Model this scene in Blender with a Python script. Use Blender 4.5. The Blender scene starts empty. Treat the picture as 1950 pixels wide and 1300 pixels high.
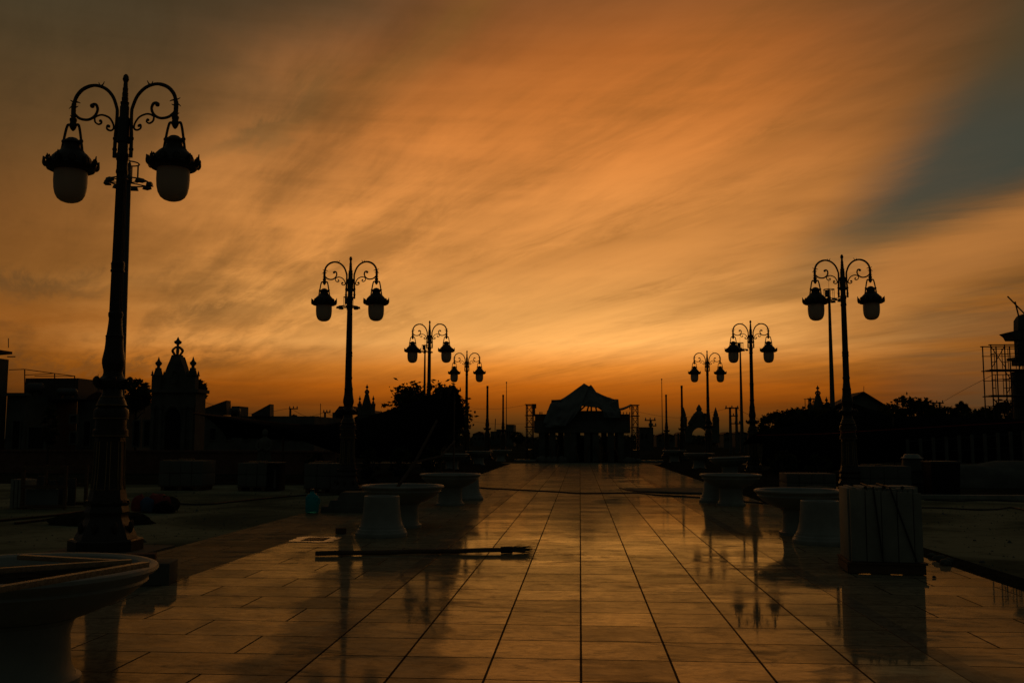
import bpy, bmesh, math, random
from mathutils import Vector, Matrix
rnd = random.Random(7)
R = math.radians
S = bpy.context.scene
COL = S.collection

# ------------------------------------------------------------------ camera
CAM_H, F_PX = 1.5, 1843.98
PITCH, YAW, ROLL = 0.100632, 0.0698669, 0.0022055
cam = bpy.data.cameras.new('camera')
cam.sensor_width = 36.0
cam.lens = 36.0 * F_PX / 1950.0
cam.clip_start, cam.clip_end = 0.05, 6000
camo = bpy.data.objects.new('camera', cam)
COL.objects.link(camo)
ROT = Matrix.Rotation(YAW, 3, 'Z') @ Matrix.Rotation(math.pi/2 + PITCH, 3, 'X') @ Matrix.Rotation(ROLL, 3, 'Z')
camo.matrix_world = Matrix.Translation((0, 0, CAM_H)) @ ROT.to_4x4()
S.camera = camo
S.render.resolution_x, S.render.resolution_y = 1024, 682

# survey helpers: a photo pixel seen at a known distance (P) or on the ground (G) gives a place in metres
def ray(px, py): return ROT @ Vector(((px-975)/F_PX, -(py-650)/F_PX, -1))
def P(px, py, Y):
    d = ray(px, py); return Vector((0, 0, CAM_H)) + d*(Y/d.y)
def G(px, py, z=0.0):
    d = ray(px, py); return Vector((0, 0, CAM_H)) + d*((z-CAM_H)/d.z)

# ------------------------------------------------------------------ sky
W = bpy.data.worlds.new('World'); S.world = W; W.use_nodes = True
nt = W.node_tree; nt.nodes.clear()
class NT:
    """tiny helper for node maths"""
    def __init__(s, t): s.t = t
    def n(s, typ, **kw):
        x = s.t.nodes.new(typ)
        for k, v in kw.items(): setattr(x, k, v)
        return x
    def put(s, sock, v):
        if hasattr(v, 'is_linked') or hasattr(v, 'links'): s.t.links.new(v, sock)
        else: sock.default_value = v
    def m(s, op, a, b=0.0, c=0.0, clamp=False):
        x = s.n('ShaderNodeMath', operation=op, use_clamp=clamp)
        for i, v in enumerate((a, b, c)): s.put(x.inputs[i], v)
        return x.outputs[0]
    def ss(s, v, a, b, lo=0.0, hi=1.0):
        x = s.n('ShaderNodeMapRange', interpolation_type='SMOOTHSTEP')
        for i, q in enumerate((v, a, b, lo, hi)): s.put(x.inputs[i], q)
        return x.outputs[0]
    def lin(s, v, a, b, lo=0.0, hi=1.0):
        x = s.n('ShaderNodeMapRange')
        for i, q in enumerate((v, a, b, lo, hi)): s.put(x.inputs[i], q)
        return x.outputs[0]
    def ramp(s, v, stops):
        x = s.n('ShaderNodeValToRGB'); s.put(x.inputs[0], v)
        e = x.color_ramp.elements
        while len(e) < len(stops): e.new(0.5)
        for i, (p, c) in enumerate(stops):
            e[i].position = p
        for i, (p, c) in enumerate(stops):
            e[i].position = p; e[i].color = (*c, 1)
        return x.outputs[0]
    def mix(s, f, a, b, mode='MIX'):
        x = s.n('ShaderNodeMix', data_type='RGBA', blend_type=mode)
        s.put(x.inputs[0], f)
        for i, v in ((6, a), (7, b)):
            s.put(x.inputs[i], (*v, 1) if isinstance(v, tuple) and len(v) == 3 else v)
        return x.outputs[2]
    def noise(s, vec, scale, detail=5, rough=.55, dist=0.0):
        x = s.n('ShaderNodeTexNoise'); x.inputs['Scale'].default_value = scale
        x.inputs['Detail'].default_value = detail; x.inputs['Roughness'].default_value = rough
        x.inputs['Distortion'].default_value = dist; s.t.links.new(vec, x.inputs['Vector']); return x.outputs['Fac']
    def vec(s, x, y, z=0.0):
        c = s.n('ShaderNodeCombineXYZ')
        for i, v in enumerate((x, y, z)): s.put(c.inputs[i], v)
        return c.outputs[0]
def lc(r, g, b):
    f = lambda v: (v/255/12.92) if v <= 10 else ((v/255+.055)/1.055)**2.4
    return (f(r), f(g), f(b))

k = NT(nt)
sep = k.n('ShaderNodeSeparateXYZ'); nt.links.new(k.n('ShaderNodeTexCoord').outputs['Generated'], sep.inputs[0])
dx, dy, dz = sep.outputs
az = k.m('DEGREES', k.m('ARCTAN2', dx, dy))             # degrees right of the promenade's axis
el = k.m('DEGREES', k.m('ARCSINE', dz))                 # degrees above the horizon
# cloud sheet seen in perspective
zc = k.m('ADD', k.m('MAXIMUM', dz, 0.0), 0.07)
u0, v0 = k.m('DIVIDE', dx, zc), k.m('DIVIDE', dy, zc)
def rotuv(deg):
    c, s_ = math.cos(R(deg)), math.sin(R(deg))
    return (k.m('SUBTRACT', k.m('MULTIPLY', u0, c), k.m('MULTIPLY', v0, s_)), k.m('ADD', k.m('MULTIPLY', u0, s_), k.m('MULTIPLY', v0, c)))
ua, va = rotuv(-33)
streak = k.noise(k.vec(k.m('MULTIPLY', ua, 1.35), k.m('MULTIPLY', va, 0.20), 3.1), 1.5, 6, .58, .3)
ub, vb = rotuv(-50)
patch = k.noise(k.vec(k.m('MULTIPLY', ub, 0.8), k.m('MULTIPLY', vb, 0.55), 9.4), 1.7, 5, .55, .4)
wisp = k.noise(k.vec(k.m('MULTIPLY', ua, 3.2), k.m('MULTIPLY', va, .75), 1.7), 2.2, 8, .66, .4)
bars = k.noise(k.vec(k.m('MULTIPLY', az, 0.055), k.m('MULTIPLY', el, 0.62), 5.5), 1.0, 6, .6, .35)
EL = lambda py: (math.degrees(PITCH) + math.degrees(math.atan((650-py)/F_PX)))/32
mid = k.ramp(k.m('DIVIDE', el, 32.0), [(0, lc(40,29,13)), (EL(822), lc(62,42,17)), (EL(792), lc(106,59,16)), (EL(766), lc(142,70,10)),
     (EL(735), lc(180,93,17)), (EL(700), lc(207,123,42)), (EL(655), lc(228,160,84)), (EL(600), lc(219,153,80)), (EL(500), lc(208,138,69)),
     (EL(400), lc(203,130,63)), (EL(300), lc(196,119,54)), (EL(200), lc(184,107,45)), (EL(100), lc(166,94,39)), (EL(0), lc(138,82,40)), (.93, lc(90,64,40)), (1, lc(70,56,42))])
side = k.ramp(k.m('DIVIDE', el, 32.0), [(0, lc(30,22,12)), (EL(815), lc(44,30,14)), (EL(770), lc(72,42,14)), (EL(710), lc(106,57,9)), (EL(640), lc(136,77,22)),
     (EL(560), lc(122,76,30)), (EL(450), lc(118,75,33)), (EL(330), lc(98,68,35)), (EL(200), lc(82,62,36)), (EL(90), lc(70,58,38)), (EL(0), lc(60,54,38)), (1, lc(45,42,34))])
wob = k.m('MULTIPLY', k.m('SUBTRACT', patch, .5), 16.0)
azw = k.m('ADD', az, wob)
sl = k.lin(el, 4.0, 24.0, 24.5, 19.0); sr = k.lin(el, 4.0, 24.0, 16.3, 14.5)
da = k.m('SUBTRACT', azw, k.lin(el, 6.0, 24.0, 1.5, 5.5))
wl = k.m('POWER', k.m('DIVIDE', k.m('MAXIMUM', k.m('MULTIPLY', da, -1.0), 0.0), sl), 2.8)
wr = k.m('POWER', k.m('DIVIDE', k.m('MAXIMUM', da, 0.0), sr), 2.4)
wgt = k.m('EXPONENT', k.m('MULTIPLY', k.m('ADD', wl, wr), -1.0))
base = k.mix(wgt, side, mid)
# cloud banks: each lies in its own direction of the sky (azimuth, elevation), size in degrees
def aim(px, py):
    d = ray(px, py).normalized(); return math.degrees(math.atan2(d.x, d.y)), math.degrees(math.asin(d.z))
PXD = 1/math.radians(1)/F_PX
shx = k.m('MULTIPLY', k.m('SUBTRACT', patch, .5), 7.0); shy = k.m('MULTIPLY', k.m('SUBTRACT', wisp, .5), 4.0)
def bank(px, py, long_, short, deg):
    a0, e0 = aim(px, py); c, s_ = math.cos(R(deg)), math.sin(R(deg)); L_, H_ = long_*PXD, short*PXD
    ax_ = k.m('ADD', k.m('SUBTRACT', az, a0), shx); ey = k.m('ADD', k.m('SUBTRACT', el, e0), shy)
    p_ = k.m('ADD', k.m('MULTIPLY', ax_, c/L_), k.m('MULTIPLY', ey, s_/L_)); q_ = k.m('SUBTRACT', k.m('MULTIPLY', ey, c/H_), k.m('MULTIPLY', ax_, s_/H_))
    return k.m('EXPONENT', k.m('MULTIPLY', k.m('ADD', k.m('MULTIPLY', p_, p_), k.m('MULTIPLY', q_, q_)), -1.0))
def total(lst):
    t_ = None
    for px, py, l_, h_, d_, w_ in lst:
        v = k.m('MULTIPLY', bank(px, py, l_, h_, d_), w_); t_ = v if t_ is None else k.m('ADD', t_, v)
    return t_
lit = total([(460,330,190,120,40,.55),(560,110,160,70,38,.42),(700,210,150,60,36,.22),(1320,90,230,95,28,.10),(520,520,300,90,26,.46),(1150,640,300,50,7,.22),(1090,705,300,30,2,.06),(1150,300,330,130,24,.14),(380,640,240,34,10,.20),(760,320,260,80,34,.30)])
shade = total([(590,190,90,34,42,1.0),(490,264,90,18,18,.85),(1400,385,280,40,11,.36),(425,590,80,20,24,.55),(70,545,150,17,4,.7),(1080,470,200,26,9,.35),
               (840,50,230,40,42,.9),(1490,265,130,22,18,.45),(250,700,200,14,3,.45),(1330,560,160,16,7,.22),(700,620,150,14,5,.3)])
# grey veils between lit streaks
cl = k.m('ADD', k.m('ADD', k.m('MULTIPLY', streak, .55), k.m('MULTIPLY', wisp, .30)), k.m('MULTIPLY', bars, .22))
veil = k.m('ADD', k.m('MULTIPLY', k.m('MULTIPLY', k.ss(cl, .55, .40), k.ss(el, 1.5, 6.0)), .36), k.m('MULTIPLY', shade, k.lin(wisp, .35, .62, 1.15, .75)), clamp=True)
grey = k.mix(wgt, lc(70,56,34), lc(148,95,41))
base = k.mix(k.m('MULTIPLY', veil, .75), base, grey)
gain = k.lin(cl, .40, .64, .85, 1.15)
gain = k.m('ADD', k.m('ADD', k.m('MULTIPLY', k.m('SUBTRACT', gain, 1.0), k.ss(el, .8, 5.0)), 1.0), k.m('MULTIPLY', lit, k.lin(cl, .42, .62, .5, 1.3)))
base = k.mix(1.0, base, k.vec(gain, gain, gain), 'MULTIPLY')
# the clear blue wedge on the right with a lit cloud edge under it
wv = k.m('MULTIPLY', k.m('SUBTRACT', wisp, .5), 2.4)
wv2 = k.m('MULTIPLY', k.m('SUBTRACT', bars, .5), 2.4)
def line(p0, p1):     # signed degrees to the right of / under the line
    (a0, e0), (a1, e1) = aim(*p0), aim(*p1)
    L = math.hypot(a1-a0, e1-e0); nx, ny = (e1-e0)/L, -(a1-a0)/L
    return k.m('ADD', k.m('MULTIPLY', k.m('SUBTRACT', az, a0), nx), k.m('MULTIPLY', k.m('SUBTRACT', el, e0), ny))
d1 = k.m('ADD', line((1560,490), (1870,120)), wv)
d2 = k.m('ADD', line((1560,510), (1950,372)), wv2)       # positive = under the lower edge
gap = k.m('MULTIPLY', k.ss(d1, -2.6, 2.0), k.ss(d2, 1.6, -1.6))
gapc = k.mix(k.ss(el, 10.0, 14.0), lc(76,73,52), lc(54,65,58))
gapc = k.mix(k.ss(el, 15.5, 21.0), gapc, lc(72,63,43))
base = k.mix(k.m('MULTIPLY', gap, .88), base, gapc)
glow = k.m('MULTIPLY', k.m('MULTIPLY', k.ss(d2, -.4, 1.4), k.ss(d2, 4.4, 2.0)), k.ss(az, 13.0, 18.0))
base = k.mix(k.m('MULTIPLY', glow, .60), base, lc(190,124,62))
dusk = k.m('MULTIPLY', k.ss(d2, 3.0, 4.4), k.m('MULTIPLY', k.ss(az, 15.0, 20.0), k.ss(bars, .60, .42)))
base = k.mix(k.m('MULTIPLY', dusk, .4), base, lc(96,76,50))
# the rest of the dome is already night
far = k.ss(k.m('ABSOLUTE', az), 27.0, 62.0)
night = k.ramp(k.m('DIVIDE', k.m('MAXIMUM', el, 0.0), 90.0), [(0, (.0125,.0140,.0110)), (.4, (.0180,.0205,.0170)), (1, (.0220,.0250,.0225))])
hi = k.ss(el, 27.0, 50.0)
cov = k.m('SUBTRACT', 1.0, k.m('MULTIPLY', k.m('SUBTRACT', 1.0, far), k.m('SUBTRACT', 1.0, hi)))
base = k.mix(cov, base, night)
bg = k.n('ShaderNodeBackground'); nt.links.new(base, bg.inputs[0]); bg.inputs[1].default_value = 1.0
sky = k.n('ShaderNodeTexSky', sky_type='NISHITA'); sky.sun_disc = False
sky.sun_elevation = R(0.5); sky.sun_rotation = R(2.0); sky.air_density = 2.0; sky.dust_density = 4.0
bg2 = k.n('ShaderNodeBackground'); nt.links.new(sky.outputs[0], bg2.inputs[0]); bg2.inputs[1].default_value = 0.0006
add = k.n('ShaderNodeAddShader'); nt.links.new(bg.outputs[0], add.inputs[0]); nt.links.new(bg2.outputs[0], add.inputs[1])
nt.links.new(add.outputs[0], k.n('ShaderNodeOutputWorld').inputs[0])

sun = bpy.data.lights.new('sun', 'SUN'); sun.energy = 0.004; sun.angle = R(35); sun.color = (1, .55, .22)
suno = bpy.data.objects.new('sun', sun); COL.objects.link(suno)
suno.rotation_euler = Vector((-math.sin(R(2)), -math.cos(R(2)), -math.sin(R(3)))).to_track_quat('-Z', 'Y').to_euler()
S.view_settings.view_transform = 'Standard'; S.view_settings.look = 'None'
S.view_settings.exposure = 0.0; S.view_settings.gamma = 1.0
S.render.engine = 'CYCLES'
try:
    S.cycles.use_denoising = True; S.cycles.max_bounces = 6; S.cycles.caustics_reflective = False; S.cycles.caustics_refractive = False
except Exception: pass

# ------------------------------------------------------------------ materials
def mat(name, col, rough=.6, metal=0.0, var=.25, scale=6.0, spec=.5, bump=0.0, col2=None, coord='Object', stretch=(1,1,1)):
    m = bpy.data.materials.new(name); m.use_nodes = True
    t = m.node_tree; q = NT(t); b = t.nodes['Principled BSDF']
    tc = q.n('ShaderNodeTexCoord'); mp = q.n('ShaderNodeMapping'); t.links.new(tc.outputs[coord], mp.inputs[0]); mp.inputs['Scale'].default_value = stretch
    nf = q.noise(mp.outputs[0], scale, 6, .6)
    c2 = col2 or tuple(min(1, c*(1+var)) for c in col); c1 = tuple(c*(1-var) for c in col) if col2 is None else col
    t.links.new(q.ramp(nf, [(.32, c1), (.68, c2)]), b.inputs['Base Color'])
    t.links.new(q.lin(nf, .3, .7, max(.02, rough-.1), min(1, rough+.12)), b.inputs['Roughness'])
    b.inputs['Metallic'].default_value = metal
    b.inputs['Specular IOR Level'].default_value = spec
    if bump:
        bp = q.n('ShaderNodeBump'); bp.inputs['Strength'].default_value = bump; bp.inputs['Distance'].default_value = .02
        t.links.new(q.noise(mp.outputs[0], scale*4, 5, .6), bp.inputs['Height']); t.links.new(bp.outputs[0], b.inputs['Normal'])
    return m
M = dict(
    iron=mat('dark_bronze_iron', (.040,.032,.022), .42, .3, .3, 9, .5, .15),
    gilt=mat('gilded_iron', (.38,.25,.10), .42, .4, .3, 12),
    galv=mat('galvanised_steel', (.10,.105,.10), .5, .5, .2, 4),
    lens=mat('floodlight_glass', (.08,.085,.09), .2, 0, .2, 3),
    white=mat('white_glazed_cement', (.29,.31,.27), .45, 0, .20, 2.5, .3, .15),
    soil=mat('dry_soil', (.04,.036,.024), .95, 0, .4, 8, .0, .4),
    board=mat('weathered_board', (.34,.22,.11), .27, 0, .3, 5, .8, .3, stretch=(1,8,8)),
    stone=mat('pale_stone', (.25,.26,.215), .7, 0, .25, 2.2, .3, .3),
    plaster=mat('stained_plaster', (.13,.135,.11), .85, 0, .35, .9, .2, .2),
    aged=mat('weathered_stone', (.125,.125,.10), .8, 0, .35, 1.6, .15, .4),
    brick=mat('bare_brick', (.16,.09,.06), .9, 0, .3, 3, .2, .4),
    conc=mat('raw_concrete', (.12,.122,.10), .85, 0, .3, 1.6, .25, .4),
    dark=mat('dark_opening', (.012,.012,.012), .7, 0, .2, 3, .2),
    roof=mat('clay_roof_sheet', (.12,.055,.04), .8, 0, .3, 2, .2, .3),
    sheet=mat('rusty_metal_sheet', (.10,.095,.085), .6, .2, .35, 1.5, .3),
    tilebox=mat('stacked_tile_edges', (.13,.135,.115), .7, 0, .2, 14, .3, .2, stretch=(1,1,5)),
    net=mat('black_shade_net', (.006,.006,.006), .9, 0, .3, 7, .08, .2),
    tarp=mat('grey_blue_tarpaulin', (.19,.21,.195), .7, 0, .25, .8, .25, .3),
    strap=mat('black_strap', (.01,.01,.01), .6, 0, .2, 5),
    wood=mat('rough_timber', (.13,.085,.05), .75, 0, .3, 4, .25, .3, stretch=(1,1,6)),
    bark=mat('tree_bark', (.07,.055,.04), .9, 0, .3, 6, .2, .6),
    leaf=mat('leaves', (.060,.078,.028), .6, 0, .45, 1.2, .25),
    leaf2=mat('dusty_leaves', (.06,.065,.036), .65, 0, .45, 1.0, .25),
    rubber=mat('black_rubber', (.012,.012,.012), .6, 0, .2, 9),
    red=mat('faded_red_cloth', (.22,.03,.025), .85, 0, .3, 8),
    blue=mat('faded_blue_cloth', (.04,.085,.16), .85, 0, .3, 8),
    redrope=mat('red_cord', (.30,.02,.015), .8, 0, .2, 9),
    bristle=mat('straw_bristle', (.16,.115,.06), .85, 0, .35, 20),
    mat_=mat('green_grey_matting', (.13,.13,.095), .9, 0, .25, 5, .2, .4),
    rust=mat('scaffold_steel', (.06,.05,.045), .6, .5, .3, 8),
)
def thin_cloth(m, f, col):
    t = m.node_tree; q = NT(t); b = t.nodes['Principled BSDF']; tr = q.n('ShaderNodeBsdfTranslucent'); tr.inputs[0].default_value = (*col, 1)
    mx = q.n('ShaderNodeMixShader'); mx.inputs[0].default_value = f
    t.links.new(b.outputs[0], mx.inputs[1]); t.links.new(tr.outputs[0], mx.inputs[2]); t.links.new(mx.outputs[0], t.nodes['Material Output'].inputs[0])
thin_cloth(M['tarp'], .30, (.05,.068,.058)); thin_cloth(M['leaf'], .35, (.05,.06,.015)); thin_cloth(M['leaf2'], .3, (.05,.055,.02))
def water_bottle_mat():
    m = bpy.data.materials.new('blue_bottle_plastic'); m.use_nodes = True
    b = m.node_tree.nodes['Principled BSDF']
    b.inputs['Base Color'].default_value = (.05,.52,.72,1); b.inputs['Roughness'].default_value = .12
    b.inputs['Transmission Weight'].default_value = .75; b.inputs['IOR'].default_value = 1.15
    return m
M['bottle'] = water_bottle_mat(); thin_cloth(M['bottle'], .45, (.05,.62,.78))
def globe_mat():
    m = bpy.data.materials.new('frosted_glass'); m.use_nodes = True; t = m.node_tree
    b = t.nodes['Principled BSDF']; q = NT(t)
    b.inputs['Base Color'].default_value = (.62,.60,.50,1); b.inputs['Roughness'].default_value = .35; b.inputs['Specular IOR Level'].default_value = .25
    tr = q.n('ShaderNodeBsdfTranslucent'); tr.inputs[0].default_value = (.80,.66,.44,1)
    mx = q.n('ShaderNodeMixShader'); mx.inputs[0].default_value = .42
    t.links.new(b.outputs[0], mx.inputs[1]); t.links.new(tr.outputs[0], mx.inputs[2]); t.links.new(mx.outputs[0], t.nodes['Material Output'].inputs[0])
    return m
M['globe'] = globe_mat()

T = 0.608            # paving module
def paving(name, off, c1, c2, joint, r0, r1, wet=1.0, x0=0.0, bw=T, bh=T, spec=.5):
    m = bpy.data.materials.new(name); m.use_nodes = True; t = m.node_tree; q = NT(t); b = t.nodes['Principled BSDF']
    geo = q.n('ShaderNodeNewGeometry'); sp = q.n('ShaderNodeSeparateXYZ'); t.links.new(geo.outputs['Position'], sp.inputs[0])
    vec = q.vec(q.m('ADD', sp.outputs[0], 40*T - x0), q.m('ADD', sp.outputs[1], 40*T - 6.24), 0.0)
    br = q.n('ShaderNodeTexBrick'); t.links.new(vec, br.inputs['Vector'])
    br.offset = off; br.squash = 1.0
    for nme, v in (('Scale', 1.0), ('Mortar Size', joint), ('Mortar Smooth', .2), ('Bias', 0.0), ('Brick Width', bw), ('Row Height', bh)):
        br.inputs[nme].default_value = v
    br.inputs['Color1'].default_value = (0,0,0,1); br.inputs['Color2'].default_value = (1,1,1,1); br.inputs['Mortar'].default_value = (.5,.5,.5,1)
    pick = q.m('MULTIPLY', br.outputs['Color'], 1.0)
    pos = geo.outputs['Position']
    mott = q.noise(pos, 1.3, 6, .62, .6)
    veins = q.noise(q.vec(q.m('MULTIPLY', sp.outputs[0], 1.0), q.m('MULTIPLY', sp.outputs[1], 3.0), 0.0), 2.6, 8, .68, 1.2)
    c = q.mix(pick, c1, c2)
    c = q.mix(q.m('MULTIPLY', q.ss(veins, .42, .66), .45), c, tuple(v*.45 for v in c1))
    c = q.mix(q.m('MULTIPLY', q.ss(mott, .52, .70), .30), c, (.10,.075,.045))
    c = q.mix(br.outputs['Fac'], c, (.018,.015,.012))
    mm = q.m('ABSOLUTE', q.m('SUBTRACT', q.noise(pos, 3.1, 7, .66, .9), .5))
    c = q.mix(q.m('MULTIPLY', q.ss(mm, .05, .0), .4), c, (.06,.05,.03))
    # a film of water: smooth pools, duller dried scuffs, no two slabs alike
    pool = q.noise(pos, .33, 3, .5, .4)
    scuff = q.noise(q.vec(q.m('MULTIPLY', sp.outputs[0], .8), q.m('MULTIPLY', sp.outputs[1], 2.2), 4.0), 1.6, 8, .72, 1.0)
    dry = q.m('MULTIPLY', q.ss(scuff, .47, .66), q.ss(pool, .72, .40))
    # the far half of the promenade was not washed down: dusty and dull
    yy = q.m('ADD', sp.outputs[1], q.m('MULTIPLY', q.m('SUBTRACT', mott, .5), 9.0))
    dust = q.ss(yy, 12.5, 24.0)
    dry = q.m('MAXIMUM', dry, q.m('MULTIPLY', dust, .95))
    slab = q.m('MULTIPLY', q.m('SUBTRACT', pick, .3), .035)
    ro = q.m('ADD', q.m('ADD', q.lin(dry, 0.0, 1.0, r0, r1), slab), q.m('MULTIPLY', br.outputs['Fac'], .4), clamp=True)
    clear = q.ss(q.m('ADD', sp.outputs[0], q.m('MULTIPLY', q.m('SUBTRACT', pool, .5), 9.0)), .9, 2.3)
    ro = q.m('MULTIPLY', ro, q.lin(clear, 0.0, 1.0, 1.0, .55))
    bp = q.n('ShaderNodeBump'); bp.inputs['Strength'].default_value = .30; bp.inputs['Distance'].default_value = .004
    h = q.m('SUBTRACT', q.m('MULTIPLY', q.noise(pos, 5.0, 3, .5), .08), q.m('MULTIPLY', br.outputs['Fac'], 1.0))
    t.links.new(h, bp.inputs['Height'])
    df = q.n('ShaderNodeBsdfDiffuse'); t.links.new(c, df.inputs[0]); t.links.new(bp.outputs[0], df.inputs['Normal'])
    gl = q.n('ShaderNodeBsdfGlossy'); gl.inputs[0].default_value = (1,.90,.62,1); t.links.new(ro, gl.inputs['Roughness']); t.links.new(bp.outputs[0], gl.inputs['Normal'])
    fr = q.n('ShaderNodeFresnel'); fr.inputs['IOR'].default_value = 1.33
    damp = q.lin(q.noise(q.vec(sp.outputs[0], sp.outputs[1], 2.0), 1.5, 7, .66, .9), .36, .62, .68, 1.08)
    film = q.m('MULTIPLY', q.m('MULTIPLY', q.m('MULTIPLY', q.lin(dry, 0.0, 1.0, spec, spec*.36), damp), q.lin(pick, 0.0, 1.0, .70, 1.16)), q.m('SUBTRACT', 1.0, q.m('MULTIPLY', br.outputs['Fac'], .85)))
    stroke = q.noise(q.vec(q.m('MULTIPLY', sp.outputs[0], 1.6), q.m('MULTIPLY', sp.outputs[1], 3.4), 7.0), 4.2, 8, .74, 1.6)
    still = q.ss(q.m('ADD', sp.outputs[0], q.m('MULTIPLY', q.m('SUBTRACT', pool, .5), 9.0)), .9, 2.3)
    stroke = q.m('ADD', q.m('MULTIPLY', q.m('SUBTRACT', stroke, .5), q.lin(still, 0.0, 1.0, 1.0, .35)), .5)
    film = q.m('MULTIPLY', film, q.lin(stroke, .34, .66, .66, 1.26))
    # a tongue of dried, trodden paving running back from the viewer
    edge = q.m('MULTIPLY', q.m('SUBTRACT', q.noise(q.vec(sp.outputs[0], sp.outputs[1], 5.0), 1.1, 5, .6, .5), .5), .9)
    tx = q.m('ABSOLUTE', q.m('SUBTRACT', sp.outputs[0], q.m('ADD', -2.25, q.m('MULTIPLY', q.m('SUBTRACT', 11.4, sp.outputs[1]), .15))))
    tongue = q.m('MULTIPLY', q.ss(q.m('ADD', tx, edge), .78, .60), q.ss(q.m('ADD', sp.outputs[1], edge), 11.8, 11.2))
    film = q.m('MULTIPLY', film, q.lin(tongue, 0.0, 1.0, 1.0, .40))
    mx = q.n('ShaderNodeMixShader'); t.links.new(q.m('MULTIPLY', q.m('POWER', fr.outputs[0], .55), film, clamp=True), mx.inputs[0]); t.links.new(df.outputs[0], mx.inputs[1]); t.links.new(gl.outputs[0], mx.inputs[2])
    t.links.new(mx.outputs[0], t.nodes['Material Output'].inputs[0]); t.nodes.remove(b)
    return m
M['pave'] = paving('wet_marble_slabs', 0.0, (.28,.245,.155), (.35,.31,.205), .009, .06, .21, spec=.50)
M['pave_out'] = paving('wet_marble_slabs_staggered', .5, (.28,.25,.16), (.36,.32,.21), .0085, .055, .22, bw=T*2, spec=.33)
M['band'] = paving('granite_band', 0.0, (.20,.19,.14), (.24,.225,.17), .004, .08, .2, bw=T*2, bh=T*2, spec=.36)
M['strip'] = paving('dry_stone_strip', .5, (.17,.165,.11), (.21,.20,.14), .006, .3, .5, bw=T*2, spec=.11)
def ground_mat(name, c_lo, c_hi, c_spot):
    m = bpy.data.materials.new(name); m.use_nodes = True; t = m.node_tree; q = NT(t); b = t.nodes['Principled BSDF']
    pos = q.n('ShaderNodeNewGeometry').outputs['Position']
    big = q.noise(pos, .22, 6, .62, .8); fine = q.noise(pos, 2.3, 8, .7, .3)
    c = q.mix(q.ss(big, .38, .62), c_lo, c_hi)
    c = q.mix(q.m('MULTIPLY', q.ss(fine, .5, .72), .6), c, c_spot)
    t.links.new(c, b.inputs['Base Color']); b.inputs['Roughness'].default_value = .9; b.inputs['Specular IOR Level'].default_value = .0
    bp = q.n('ShaderNodeBump'); bp.inputs['Strength'].default_value = .35; bp.inputs['Distance'].default_value = .02
    t.links.new(fine, bp.inputs['Height']); t.links.new(bp.outputs[0], b.inputs['Normal'])
    return m
M['ground'] = ground_mat('dark_earth', (.030,.029,.018), (.055,.052,.034), (.020,.019,.013))
M['yard'] = ground_mat('dusty_concrete', (.12,.125,.075), (.30,.30,.185), (.065,.065,.042))

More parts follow.
